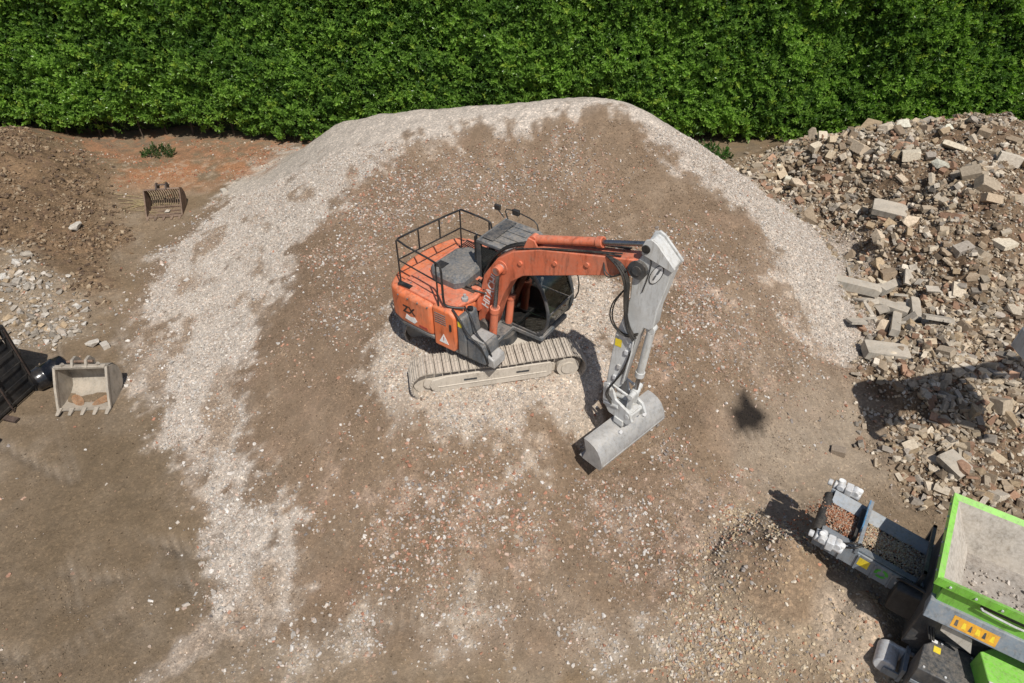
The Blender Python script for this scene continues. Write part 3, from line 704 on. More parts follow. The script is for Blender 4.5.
# ------------------------------------------------------------------ stones
def stone_mesh(name, kind, seed, mat):
    r = random.Random(seed)
    bm = bmesh.new()
    if kind == 'pebble':
        for _ in range(11):
            v = Vector((r.gauss(0, 1), r.gauss(0, 1), r.gauss(0, 1))).normalized() * r.uniform(.42, .55)
            bm.verts.new((v.x, v.y * .85, v.z * .65))
    elif kind == 'chunk':
        for _ in range(14):
            v = Vector((r.uniform(-1, 1), r.uniform(-1, 1), r.uniform(-1, 1)))
            k = max(abs(c) for c in v)
            v = v / k * .5 * (r.uniform(.8, 1.05))
            bm.verts.new((v.x, v.y * .75, v.z * .6))
    else:    # block / slab / post / brick with knocked-off corners
        sx, sy, sz = {'block': (.5, .34, .27), 'slab': (.5, .38, .1), 'post': (.5, .12, .11), 'brick': (.5, .24, .17)}[kind]
        for i in (-1, 1):
            for j in (-1, 1):
                for k in (-1, 1):
                    c = Vector((i * sx, j * sy, k * sz))
                    if r.random() < .55:
                        for ax in range(3):
                            d = c.copy(); d[ax] *= r.uniform(.55, .92); bm.verts.new(d)
                    else:
                        bm.verts.new(c * r.uniform(.93, 1.0))
    res = bmesh.ops.convex_hull(bm, input=bm.verts)
    junk = [v for v in bm.verts if not v.link_faces]
    bmesh.ops.delete(bm, geom=junk, context='VERTS')
    bmesh.ops.dissolve_limit(bm, angle_limit=R(9), verts=bm.verts, edges=bm.edges)
    me = bpy.data.meshes.new(name); bm.to_mesh(me); bm.free()
    me.materials.append(M[mat])
    return me


PEB = [stone_mesh('pebble', 'pebble', 100 + i, 'stone_inst') for i in range(6)] + [stone_mesh('chip', 'chunk', 200 + i, 'stone_inst') for i in range(4)]
PAL = {
    'pale': np.array([(.46, .41, .355), (.52, .475, .425), (.42, .37, .315), (.57, .535, .49), (.38, .32, .265), (.45, .36, .295), (.36, .335, .305), (.49, .435, .375)]),
    'mixed': np.array([(.44, .385, .32), (.52, .475, .42), (.38, .19, .125), (.42, .28, .205), (.26, .23, .21), (.34, .27, .215), (.46, .35, .28), (.57, .54, .50), (.29, .21, .155), (.40, .23, .16), (.36, .32, .285)]),
    'heap': np.array([(.48, .39, .27), (.54, .48, .39), (.38, .19, .12), (.45, .34, .21), (.30, .27, .24), (.50, .42, .30), (.36, .29, .22), (.42, .33, .22)]),
    'rubble': np.array([(.38, .312, .232), (.45, .39, .305), (.30, .237, .168), (.50, .445, .365), (.22, .170, .120), (.39, .318, .225), (.34, .282, .21), (.27, .238, .20), (.32, .245, .16), (.29, .18, .12), (.45, .388, .30)]),
    'scrap': np.array([(.40, .355, .295), (.46, .42, .365), (.33, .26, .185), (.36, .315, .265), (.38, .29, .19), (.27, .24, .20), (.54, .51, .46)]),
    'soil': np.array([(.20, .138, .085), (.145, .098, .062), (.25, .178, .112), (.105, .072, .05), (.32, .25, .17)]),
    'red': np.array([(.36, .155, .085), (.40, .20, .115), (.30, .13, .075), (.45, .37, .29), (.34, .25, .18)]),
}


def strew(name, n, dens, pal, smin, smax, sources, area, parent=None, power=3.0, sink=.25, tintvar=.14, cap=None):
    """n candidate points over area; dens = array on the terrain grid giving the chance to keep one"""
    x = rng.uniform(area[0], area[1], n); y = rng.uniform(area[2], area[3], n)
    keep = rng.random(n) < bil(dens, GX0, GY0, GS, x, y)
    x, y = x[keep], y[keep]; m = len(x)
    s = smin + (smax - smin) * rng.random(m) ** power
    z = gz(x, y) + s * (.5 - sink) * .6
    rot = np.c_[rng.uniform(-.6, .6, m), rng.uniform(-.6, .6, m), rng.uniform(0, 6.28, m)]
    sc = s[:, None] * rng.uniform(.75, 1.25, (m, 3))
    if pal is None:        # crumbs of the very soil they lie on
        t = np.stack([bil(T[..., k], GX0, GY0, GS, x, y) for k in range(3)], -1) * np.clip(1.12 + rng.normal(0, tintvar, (m, 1)), .5, 2.2)
    else:
        p = PAL[pal]
        t = p[rng.integers(0, len(p), m)] * (1 + rng.normal(0, tintvar, (m, 1)))
    return tag(scatter(name, np.c_[x, y, z], rot, sc, np.clip(t, .02, .75), sources, parent), kind='stuff')


mar = (-12, 11, 5, 24)
clump = ct(fbm(XX, YY, 1.3, 4, 301), .35, .65); clump2 = ct(fbm(XX, YY, .6, 3, 311), .4, .62)
front = (YY + ZZ * .7 < 22.0) * 1.0
bare = 1 - .92 * ct(st2, .50, .60) * (YY < 19.5)
d_pale = np.clip((LM['g_left'] * bare * (.5 + .5 * clump2) + LM['g_rim'] * .9 + LM['g_pad'] * .8 * (.4 + .6 * clump2) + LM['g_right'] * .7 * clump2 + LM['g_low'] * .7), 0, 1) * front
strew('pale_gravel', 420000, d_pale, 'pale', .014, .075, PEB, mar, mound, 2.6)
d_mix = np.clip(MK['g_up'] * .8 + MK['g_front'] * .5 * (.15 + .85 * clump) + MK['g_midr'] * .6 * (.2 + .8 * clump) + MK['g_low'] * .45 * clump2 * clump + mb * .07 * clump * clump2 + MK['g_pad'] * .15, 0, 1) * (1 - .75 * MK['brownband']) * front * (1 - MK['patch'])
strew('mixed_gravel', 430000, d_mix, 'mixed', .018, .09, PEB, mar, mound, 3.6)
d_heap = np.clip(MK['g_heap'] * (.35 + .65 * clump2) * (1 - .88 * con) * (1 - .8 * con2), 0, 1)
d_fr = np.clip((MK['g_front'] * (.25 + .75 * clump) + MK['g_midr'] * .7 * (.2 + .8 * clump) + .5 * MK['g_up'] * clump) * (.3 + .7 * clump2), 0, 1) * front * (1 - MK['patch']) * (1 - .8 * MK['brownband'])
strew('coarse_gravel', 110000, d_fr, 'mixed', .028, .105, PEB, mar, mound, 2.4)
strew('soil_crumbs', 420000, np.clip(mb * front * (.35 + .65 * clump2), 0, 1), None, .012, .045, PEB, (-11, 10.5, 5, 23), mound, 2.5, .2, .30)
strew('yard_crumbs', 200000, np.clip((SD_M < 0) * (1 - MK['rub']) * (.2 + .8 * clump2 * clump), 0, 1), None, .012, .05, PEB, (-17, 10.5, 4.6, 26), ground, 3.0, .2, .28)
toe = np.exp(-((SD_M - .35) / .55) ** 2) * (XX < -3.2) * (YY < 21)
strew('toe_stones', 30000, toe * (.12 + .5 * clump2 * clump), 'pale', .04, .14, PEB, (-12, -3, 5.2, 21), mound, 3.5)
strew('crushed_stone', 34000, d_heap * (SD_H > -.2), 'heap', .02, .085, PEB, (2, 7.5, 5, 9.5), cheap, 2.4)
d_yard = np.clip((SD_M < 0) * (1 - MK['rub']) * (1 - MK['soil']) * (.008 + .12 * clump * clump2 ** 2 + .30 * np.clip(1 + SD_M / .9, 0, 1) * clump2 + .12 * MK['tan_r'] + .25 * MK['lrub']), 0, 1)
strew('yard_pebbles', 120000, d_yard, 'mixed', .02, .10, PEB, (-20, 13, 4.5, 26.5), ground, 3.5)
strew('brick_crumbs', 9000, MK['red'] * .5 * clump2, 'red', .03, .11, PEB, (-18, -8, 22, 27), ground, 3.0)
strew('soil_clods', 60000, MK['soil'] * (.15 + .85 * clump2), 'soil', .025, .17, PEB, (-24, -11, 15, 26.4), soil, 5.0)
strew('stone_scraps', 9000, MK['lrub'] * (.25 + .75 * clump), 'scrap', .04, .26, PEB, (-17, -11, 13, 19), lrub, 3.4)


# ------------------------------------------------------------------ rubble pile: pieces
RUB = [stone_mesh('stone', k, 400 + i, 'stone_obj') for i, k in enumerate(['chunk'] * 6 + ['block'] * 5 + ['slab'] * 3 + ['brick'] * 3)]
RUBI = [stone_mesh('scrap', k, 500 + i, 'stone_inst') for i, k in enumerate(['chunk'] * 6 + ['block'] * 4 + ['slab'] * 2 + ['brick'] * 3 + ['post'])]
pr = random.Random(21)


def in_rub(x, y):
    return float(bil(SD_R, GX0, GY0, GS, np.array([x]), np.array([y]))[0])


rfb = fbm(XX, YY, 1.6, 3, 401)
def lump(x, y):
    return float(bil(rfb, GX0, GY0, GS, np.array([x]), np.array([y]))[0])


spots = []
tries = 0
while len(spots) < 290 and tries < 60000:
    tries += 1
    y = pr.uniform(8.6, 24.0); x = pr.uniform(7.5, 15.5)
    if x > .745 * (y * .766 + 7.2) + .2 or in_rub(x, y) < .15:
        continue
    s = pr.choice((.22, .24, .27, .27, .30, .30, .33, .37, .42, .52)) * pr.uniform(.85, 1.15) * (1.18 if y > 17 else .95)
    if lump(x, y) < .44 and pr.random() < .6:
        continue
    if any((x - a) ** 2 + (y - b) ** 2 < (.36 * (s + c)) ** 2 for a, b, c in spots):
        continue
    spots.append((x, y, s))
for x, y, s in spots:
    o = bpy.data.objects.new('stone', pr.choice(RUB)); col.objects.link(o); o.parent = rubble
    o.location = (x, y, gzs(x, y) + s * pr.uniform(-.02, .16))
    o.rotation_euler = (pr.gauss(0, .35), pr.gauss(0, .35), pr.uniform(0, 6.28))
    o.scale = [s * pr.uniform(.85, 1.2) for _ in range(3)]
    c = PAL['rubble'][pr.randrange(len(PAL['rubble']))] * pr.uniform(.9, 1.5)
    o['tint'] = [float(min(.62, v)) for v in c]
d_r = np.clip(MK['rub'] * (.10 + .90 * ct(rfb, .36, .50)), 0, 1)
strew('loose_rubble', 21000, d_r, 'rubble', .06, .25, RUBI, (7.5, 19, 8.5, 25.5), rubble, 1.8, .1, .2)
strew('rubble_crumbs', 60000, np.clip(MK['rub'] * (.3 + .7 * clump2), 0, 1), 'rubble', .03, .13, PEB, (7.5, 17, 8.5, 25.5), rubble, 2.2, .2, .2)
# scattered small lumps at the toe that can be told apart
POST = [stone_mesh('concrete_post', 'post', 700 + i, 'concrete') for i in range(4)]
SLAB = [stone_mesh('concrete_slab', 'slab', 720 + i, 'concrete') for i in range(3)]
def lone(name, me, x, y, rz, s, tilt, label, cat, lift=.1, group=None):
    o = bpy.data.objects.new(name, me); col.objects.link(o)
    o.location = (x, y, gzs(x, y) + lift); o.rotation_euler = (tilt[0], tilt[1], rz); o.scale = s
    return tag(o, label, cat, group)


gp = 'concrete posts at the foot of the rubble pile'
lone('concrete_post', POST[0], 9.35, 15.55, R(-14), (1.25, 1.15, 1.2), (.1, .12), 'long pale concrete post jutting furthest left from the rubble pile', 'concrete post', .22, gp)
lone('concrete_post', POST[1], 10.15, 15.15, R(-40), (1.1, 1.1, 1.1), (.1, -.05), 'pale concrete post lying aslant right of the furthest-left post', 'concrete post', .30, gp)
lone('concrete_post', POST[2], 10.05, 14.35, R(62), (1.1, .9, .9), (0, .14), 'narrow concrete post pointing down the slope at the toe of the rubble', 'concrete post', .24, gp)
lone('concrete_post', POST[3], 10.75, 14.85, R(72), (.85, .95, .9), (.1, -.1), 'short concrete post just right of the narrow downhill post', 'concrete post', .30, gp)
lone('concrete_post', POST[0], 10.5, 15.9, R(35), (.9, 1.0, 1.0), (.2, .1), 'upper of the concrete posts, lying across the slope', 'concrete post', .30, gp)
for k in range(26):      # shards of thin pale slab round the posts
    x, y = 10.1 + pr.gauss(0, .75), 15.0 + pr.gauss(0, .55)
    o = bpy.data.objects.new('slab_shard', pr.choice([POST[0], POST[2], SLAB[0], SLAB[1]])); col.objects.link(o); o.parent = rubble
    s = pr.uniform(.25, .7)
    o.location = (x, y, gzs(x, y) + pr.uniform(.08, .3)); o.rotation_euler = (pr.gauss(0, .4), pr.gauss(0, .4), pr.uniform(0, 6.28)); o.scale = (s, s * .7, s * .7)
lone('concrete_slab', SLAB[0], 11.3, 18.6, R(-24), (.95, .72, 1.1), (.22, .05), 'large flat grey concrete slab lying mid-slope on the rubble pile', 'concrete slab', .32)
lone('concrete_slab', SLAB[1], 9.35, 13.25, R(-8), (1.05, .62, 1.3), (.08, .05), 'broad pale concrete slab on the bare earth at the rubble toe', 'concrete slab', .12)
lone('concrete_slab', SLAB[2], 9.55, 9.85, R(-65), (.62, .6, .9), (.1, .1), 'brown-grey slab of paving beside the green hopper', 'concrete slab', .16)
for x, y, s, nm in ((-11.05, 14.15, .34, 'rounded pale stone in the yard nearest the standing black frame'), (-10.75, 14.1, .26, 'flat pale stone touching the rounded stone in the yard'),
                    (7.25, 10.35, .30, 'lone brown stone on the bare track right of the dark patch'), (-14.0, 19.6, .42, 'single white block on the lower slope of the soil heap'), (-10.2, 22.4, .25, 'small white block on bare ground right of the slotted bucket')):
    o = lone('loose_block', RUB[0 if s > .3 else 7], x, y, s * 9, (s, s, s), (0, .1), nm, 'stone', s * .15)
    o['tint'] = [.50, .46, .40] if 'brown' not in nm else [.27, .22, .17]

# ------------------------------------------------------------------ hedge
HY, HTOP = 26.75, 8.6


def hedge_depth(x, z):
    """how far the leaf face stands out towards the yard"""
    d = (fbm(x, z * .8, 2.6, 3, 501) - .5) * 1.5 + (fbm(x, z, .95, 3, 511) - .5) * 1.1
    d = d - .9 * np.exp(-((x - 12.6 - .15 * (z - 3)) / .8) ** 2) * np.clip((6 - z) / 2, 0, 1)     # deep fold at the right
    d = d - .5 * np.exp(-((x + 12.9) / .35) ** 2)
    low = np.clip((1.0 - z) / .8, 0, 1) * np.clip((-x - 9) / 2, 0.15, 1)
    return d * .66 - low * .6 - .03 * z


def leaf(mb, base, dirv, nrm, L, W):
    d = Vector(dirv).normalized(); n = Vector(nrm)
    s = d.cross(n)
    if s.length < 1e-3: s = d.orthogonal()
    s.normalize(); n = s.cross(d).normalized()
    b = Vector(base)
    p0 = b; p1 = b + d * L * .5 - n * L * .03; p2 = b + d * L - n * L * .16
    l1 = b + d * L * .36 + s * W * .5 + n * W * .16; r1 = b + d * L * .36 - s * W * .5 + n * W * .16
    l2 = b + d * L * .75 + s * W * .36 + n * W * .03; r2 = b + d * L * .75 - s * W * .36 + n * W * .03
    mb.add([p0, p1, p2, l1, l2, r1, r2], [(0, 1, 4, 3), (1, 2, 4), (0, 5, 6, 1), (1, 6, 2)])


def sprig(seed, k, L0=.128):
    r = random.Random(seed)
    mb = MB()
    ax = Vector((0, 0, 1))
    for i in range(k):
        t = (i + .5) / k
        a = i * 2.4 + r.uniform(-.4, .4)
        o = Vector((math.cos(a), math.sin(a), 0))
        el = R(15 + 60 * t) + r.uniform(-.2, .2)
        d = o * math.cos(el) + ax * math.sin(el)
        n = ax * math.cos(el) - o * math.sin(el)
        leaf(mb, ax * (.30 * t), d, n, L0 * r.uniform(.8, 1.25), L0 * .46 * r.uniform(.85, 1.15))
    mb.tube([(0, 0, -.1), (0.01, 0, .12), (0, .01, .3)], .008, 4)
    return mb.mesh('sprig', 'leaf', 0)


SPR = [sprig(800 + i, k) for i, k in enumerate((11, 13, 10, 12, 14, 9))]
hedge = empty('hedge', (0, HY + 1.2, 0), 0, 'tall dense glossy-leaved green hedge closing off the back of the yard', 'hedge')
# leafless dark core, so that no sky shows through
hx = np.arange(-30, 30.01, .4); hz = np.arange(.0, HTOP + .01, .4)
A, B = np.meshgrid(hx, hz)
D = hedge_depth(A, B)
mb = MB()
vs = np.stack([A, (.75 - D) - 1.2, B], -1).reshape(-1, 3).tolist()
nx = len(hx)
fs = [(j * nx + i, j * nx + i + 1, (j + 1) * nx + i + 1, (j + 1) * nx + i) for j in range(len(hz) - 1) for i in range(nx - 1)]
o0 = len(vs)
vs += [(x, 1.9, HTOP - .1) for x in hx] + [(x, 2.0, 0) for x in hx]
t0 = (len(hz) - 1) * nx
fs += [(t0 + i, t0 + i + 1, o0 + i + 1, o0 + i) for i in range(nx - 1)] + [(o0 + i, o0 + i + 1, o0 + nx + i + 1, o0 + nx + i) for i in range(nx - 1)]
M['core'] = paint('twiggy_core', (0.030, 0.045, 0.014, 1), 0.95, dusty=0.0, var=.4, scale=5, top_dust=0)
mb.add(vs, fs).build('twig_core', 'core', hedge, smooth=0)
# leaf shoots
n = 46000
x = rng.uniform(-27, 27, n); z = HTOP * rng.random(n) ** .92 + .15
inner = rng.random(n) ** 2.2 * .45
dd = hedge_depth(x, z)
# sprays: shoots gather in fans some 40 cm across
cell = fbm(x, z, .42, 2, 555)
y = (HY - dd + inner - (cell - .5) * .5) - (HY + 1.2)
keep = ~((z < .75) & (x < -11) & (rng.random(n) < .8))
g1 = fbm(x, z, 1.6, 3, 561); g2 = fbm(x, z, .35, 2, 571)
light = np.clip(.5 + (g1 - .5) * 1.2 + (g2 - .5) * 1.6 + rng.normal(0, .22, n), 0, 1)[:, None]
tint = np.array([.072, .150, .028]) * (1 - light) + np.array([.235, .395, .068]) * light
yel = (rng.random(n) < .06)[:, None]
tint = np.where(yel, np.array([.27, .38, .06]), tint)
lean = rng.normal(0, .42, n)
rot = np.c_[R(48) + rng.normal(0, .40, n), lean, rng.normal(0, .5, n)]
sc = rng.uniform(.75, 1.4, n)[:, None] * np.ones((1, 3))
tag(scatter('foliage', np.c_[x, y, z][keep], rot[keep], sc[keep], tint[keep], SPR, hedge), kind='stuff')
n = 9000      # the top
x = rng.uniform(-27, 27, n); yy = rng.uniform(-.9, 2.2, n); z = HTOP + .1 + (fbm(x, yy, 1.4, 3, 601) - .5) * .7
t2 = np.clip(rng.normal(.6, .25, n), 0, 1)[:, None]
tag(scatter('top_foliage', np.c_[x, yy, z], np.c_[rng.normal(0, .4, n), rng.normal(0, .4, n), rng.uniform(0, 6.28, n)], rng.uniform(.8, 1.4, n)[:, None] * np.ones((1, 3)),
            np.array([.022, .062, .012]) * (1 - t2) + np.array([.088, .185, .026]) * t2, SPR, hedge), kind='stuff')
# bare stems showing under the skirt of the hedge
hr = random.Random(5)
for i in range(46):
    xs = -22 + i * 1.0 + hr.uniform(-.3, .3)
    d0 = float(hedge_depth(np.array([xs]), np.array([1.2]))[0])
    yb = .45 - d0 - 1.2 + hr.uniform(-.1, .1)
    m2 = MB()
    m2.tube([(xs, yb, -.1), (xs + hr.uniform(-.1, .1), yb + .05, .7), (xs + hr.uniform(-.25, .25), yb + .2, 1.7)], hr.uniform(.02, .045), 5)
    m2.tube([(xs, yb, .45), (xs + hr.uniform(-.3, .3), yb - .05, 1.2)], .014, 4)
    m2.build('stem', 'twig', hedge)


def weed(name, x, y, n, rad, h, label, tintc, L=.1):
    t = empty(name, (x, y, gzs(x, y)), 0, label, 'plant')
    m3 = MB()
    for i in range(5):
        a = i * 1.3; m3.tube([(0, 0, -.05), (math.cos(a) * rad * .4, math.sin(a) * rad * .4, h * .6)], .008, 4)
    m3.build('stem', 'twig', t)
    a = rng.uniform(0, 6.28, n); rr = rad * np.sqrt(rng.random(n))
    p = np.c_[rr * np.cos(a) * 1.5, rr * np.sin(a), h * (1 - (rr / rad) ** 2) * rng.random(n) + .02]
    tt = np.array(tintc) * rng.uniform(.6, 1.4, (n, 1))
    tag(scatter('leaves', p, np.c_[rng.normal(0, .5, n), rng.normal(0, .5, n), rng.uniform(0, 6.28, n)], np.full((n, 3), L / .15) * rng.uniform(.7, 1.3, (n, 1)), tt, SPR, t), kind='stuff')


weed('weed_clump', -13.75, 25.6, 70, .45, .35, 'low grey-green weed clump on red ground in front of the hedge', (.07, .12, .04), .09)
weed('weed_clump', 7.6, 25.3, 90, .55, .7, 'leafy weeds growing behind the mound beside the rubble crest', (.06, .14, .03), .11)
# dry straw stalks on the yard, left of the mound
stw = MB()
for i in range(34):
    a = hr.gauss(.35, .5); x0, y0 = -12.9 + hr.gauss(0, .5), 21.7 + hr.gauss(0, .3); L = hr.uniform(.5, 1.4)
    pts = []
    for t in (0, .5, 1):
        px, py = x0 + math.cos(a) * L * t, y0 + math.sin(a) * L * t
        pts.append((px, py, gzs(px, py) + .03 + .03 * hr.random()))
    stw.tube(pts, .008, 4)
tag(stw.build('dry_stalks', 'straw'), 'thin dry straw stalks strewn on bare ground before the slotted bucket', 'straw', kind='stuff')


# ------------------------------------------------------------------ orange excavator
EX = empty('excavator', (-0.47, 11.8, 1.70), 0, 'orange tracked excavator with pale grey arm standing on the gravel mound', 'excavator')
UY, TY = R(-35), R(11)
MU, MT = Matrix.Rotation(UY, 4, 'Z'), Matrix.Rotation(TY, 4, 'Z')

# --- undercarriage
c = MB()
c.box(-.75, .75, -.62, .62, .38, .66)
c.prism([(-1.0, -.62), (-.55, -.62), (-.55, .62), (-1.0, .62)], .42, .60, 'z')
c.prism([(.55, -.62), (1.0, -.62), (1.0, .62), (.55, .62)], .42, .60, 'z')
c.build('car_body', 'track_frame', EX, .03, matrix=MT)
s = MB(); s.cyl((0, 0, .66), (0, 0, .90), .62, n=28)
s.build('slew_ring', 'dark_grey', EX, matrix=MT)

sh = MB()      # one track shoe: plate with three grousers, local x along the track, z outwards
sh.box(-.078, .078, -.30, .30, -.012, .010)
for gx_ in (-.066, -.004, .058):
    sh.hexa([(gx_ - .010, -.30, .009), (gx_ + .012, -.30, .009), (gx_ + .012, .30, .009), (gx_ - .010, .30, .009),
             (gx_ - .004, -.30, .034), (gx_ + .006, -.30, .034), (gx_ + .006, .30, .034), (gx_ - .004, .30, .034)])
SHOE = sh.mesh('track_shoe', 'track', 0)
RAD, HALF, ZC = .365, 1.46, .395


def track_point(u):
    """u along the loop -> (x, z, angle of outward normal)"""
    per = 4 * HALF + 2 * math.pi * RAD
    u %= per
    if u < 2 * HALF:                                    # top run, slight sag
        x = -HALF + u
        sag = .035 * math.sin(math.pi * u / (2 * HALF)) * (0.6 + .4 * math.sin(u * 5))
        return x, ZC + RAD - sag, 0
    u -= 2 * HALF
    if u < math.pi * RAD:
        a = u / RAD
        return HALF + RAD * math.sin(a), ZC + RAD * math.cos(a), a
    u -= math.pi * RAD
    if u < 2 * HALF:
        return HALF - u, ZC - RAD, math.pi
    u -= 2 * HALF
    a = math.pi + u / RAD
    return -HALF + RAD * math.sin(a), ZC + RAD * math.cos(a), a


NSH = 48
PER = 4 * HALF + 2 * math.pi * RAD
for sy in (-1, 1):
    y0 = sy * .90
    f = MB()
    f.prism([(-1.30, .27), (-1.36, .38), (-1.30, .50), (-1.0, .56), (1.0, .58), (1.18, .50), (1.18, .30), (1.0, .22), (-1.0, .20)], y0 - .17, y0 + .17)
    f.prism([(-1.42, .24), (-1.46, .36), (-1.40, .50), (-1.1, .575), (1.08, .60), (1.12, .5), (1.12, .28), (1.0, .20), (-1.3, .16)], y0 - .235, y0 + .235)
    f.prism([(-1.3, .30), (1.0, .34), (1.0, .37), (-1.3, .33)], y0 - .25, y0 + .25)
    fo = f.build('track_frame', 'track_frame', EX, .02, matrix=MT)
    tag(fo, 'pale dust-caked track frame')
    i_ = MB()
    i_.cyl((-HALF, y0 - .13, ZC), (-HALF, y0 + .13, ZC), RAD - .035, n=24)
    i_.cyl((-HALF, y0 - .2, ZC), (-HALF, y0 + .2, ZC), .12, n=16)
    i_.build('idler', 'track_frame', fo)
    p_ = MB()
    p_.cyl((HALF, y0 - .10, ZC), (HALF, y0 + .10, ZC), RAD - .05, n=24)
    p_.cyl((HALF, y0 - .24, ZC), (HALF, y0 + .22, ZC), .24, .24, n=22)
    p_.cyl((HALF, y0 - .27, ZC), (HALF, y0 - .23, ZC), .15, n=18)
    p_.build('sprocket', 'track_frame', fo)
    for k in range(5):
        q = MB(); xr = -1.0 + k * .5
        q.cyl((xr, y0 - .16, .15), (xr, y0 + .16, .15), .09, n=14)
        q.build('bottom_roller', 'track', fo)
    for k in range(2):
        q = MB(); xr = -.45 + k * .95
        q.cyl((xr, y0 - .1, .60), (xr, y0 + .1, .60), .06, n=12)
        q.build('top_roller', 'track', fo)
    st = MB(); st.box(.35, .62, y0 - .245, y0 - .205, .43, .47); st.box(-.75, -.48, y0 - .245, y0 - .205, .41, .45)
    st.build('grip_slot', 'dark_grey', fo)
    for k in range(NSH):
        x, z, a = track_point((k + .3) * PER / NSH)
        so = bpy.data.objects.new('track_shoe', SHOE); col.objects.link(so); so.parent = fo
        so.matrix_basis = Matrix.Translation((x, y0, z)) @ Matrix.Rotation(a, 4, 'Y')

# --- upper structure (x forward, y left)
d = MB()
d.prism([(-.50, -1.18), (.60, -1.18), (.90, -1.0), (.90, -.80), (.55, -.72), (.55, .08), (1.26, .10), (1.26, 1.10), (-.50, 1.18)], .92, 1.02, 'z')
d.prism([(-.52, -1.15), (-.52, 1.15), (-1.3, 1.15), (-1.75, .85), (-1.75, -.85), (-1.3, -1.15)], 1.03, 1.12, 'z')
d.build('deck', 'grey_panel', EX, .015, matrix=MU)
arc = []
for k in range(13):
    t = R(148 + 64 * k / 12)
    arc.append((2.02 * math.cos(t), 2.02 * math.sin(t) * 1.06))
cwp = [(-.50, 1.27)] + [(-1.35, 1.25)] + arc + [(-1.35, -1.25), (-.50, -1.27)]
w = MB(); w.prism([(x, y) for x, y in cwp], 1.14, 1.93, 'z')
cw = w.build('counterweight', 'orange', EX, .10, matrix=MU, seg=4)
w = MB(); w.prism([(x * .985, y * .985) for x, y in cwp], 1.07, 1.16, 'z')
w.build('counterweight_skirt', 'grey_panel', cw, .02)
# lettering and triangle on the flank
flank = lambda x, z, y=-1.274: Matrix.Translation((x, y, z)) @ Matrix.Rotation(R(90), 4, 'X')
text_mesh('model_lettering', 'ZX', .24, 'black', cw, Matrix.Translation((-1.13, -1.262, 1.55)) @ Matrix.Rotation(R(-1.4), 4, 'Z') @ Matrix.Rotation(R(90), 4, 'X'), bold=.006)
wp = MB(); wp.prism([(-1.25, 1.31), (-1.0, 1.27), (-.92, 1.35), (-.98, 1.43), (-1.1, 1.40), (-1.2, 1.44)], -1.268, -1.262)
wp.build('worn_patch', 'white', cw)
rm = MB(); rm.prism([(-.86, 1.25), (-.64, 1.25), (-.66, 1.30), (-.88, 1.30)], -1.272, -1.266); rm.build('red_mark', 'red_mark', cw)
# right flank: orange door, then the grey steps
sd = MB(); sd.prism([(-.485, .985), (.04, .985), (.10, 1.3), (.10, 1.86), (-.02, 1.97), (-.485, 1.97)], -1.265, -.55)
sdo = sd.build('side_door', 'orange', EX, .05, matrix=MU, seg=3)
tr_ = MB(); tr_.prism([(-.34, 1.13), (-.10, 1.13), (-.22, 1.36)], -1.272, -1.266)
tri = tr_.build('warning_triangle', 'white', sdo)
tr2 = MB(); tr2.box(-.228, -.212, -1.275, -1.271, 1.19, 1.29); tr2.build('triangle_mark', 'red_mark', sdo)
tk = MB()
tk.prism([(.112, .985), (.34, .985), (.34, 1.50), (.26, 1.93), (.112, 1.93)], -1.25, -.74)
tko = tk.build('fuel_tank', 'grey_panel', EX, .05, matrix=MU, seg=3)
ys = MB(); ys.box(.16, .25, -1.257, -1.249, 1.72, 1.84); ys.build('yellow_sticker', 'yellow', tko)
cp = MB(); cp.cyl((.2, -.9, 1.93), (.2, -.9, 1.99), .06, n=14); cp.build('filler_cap', 'black', tko)
tb = MB(); tb.prism([(.345, .985), (.80, .985), (.80, 1.26), (.76, 1.47), (.345, 1.49)], -1.24, -.76)
tbo = tb.build('tool_box', 'grey_panel', EX, .04, matrix=MU, seg=3)
tp = MB(); tp.box(.39, .72, -1.18, -.82, 1.485, 1.497); tp.build('tread_plate', 'bucket_steel', tbo)
ns = MB(); ns.prism([(.80, .95), (.98, .95), (.96, 1.15), (.80, 1.22)], -1.18, -.80); ns.build('front_step', 'bucket_steel', EX, .03, matrix=MU)
q = MB(); q.box(-.05, .0, -1.285, -1.262, 1.52, 1.68); q.build('door_handle', 'black', sdo, .006)
for k in range(5):
    q = MB(); q.box(-.42, -.14, -1.272, -1.262, 1.60 + k * .055, 1.622 + k * .055); q.build('louvre', 'grey_panel', sdo)
for k in range(4):
    q = MB(); q.cyl((-.60 - k * .26, -1.262, 1.86), (-.60 - k * .26, -1.285, 1.86), .018, n=8); q.build('bolt', 'grey_panel', cw)
q = MB(); q.tube([(-1.30, -.35, 1.93), (-1.30, -.35, 2.0), (-1.30, .35, 2.0), (-1.30, .35, 1.93)], .02, 6); q.build('lifting_eye', 'orange', cw)
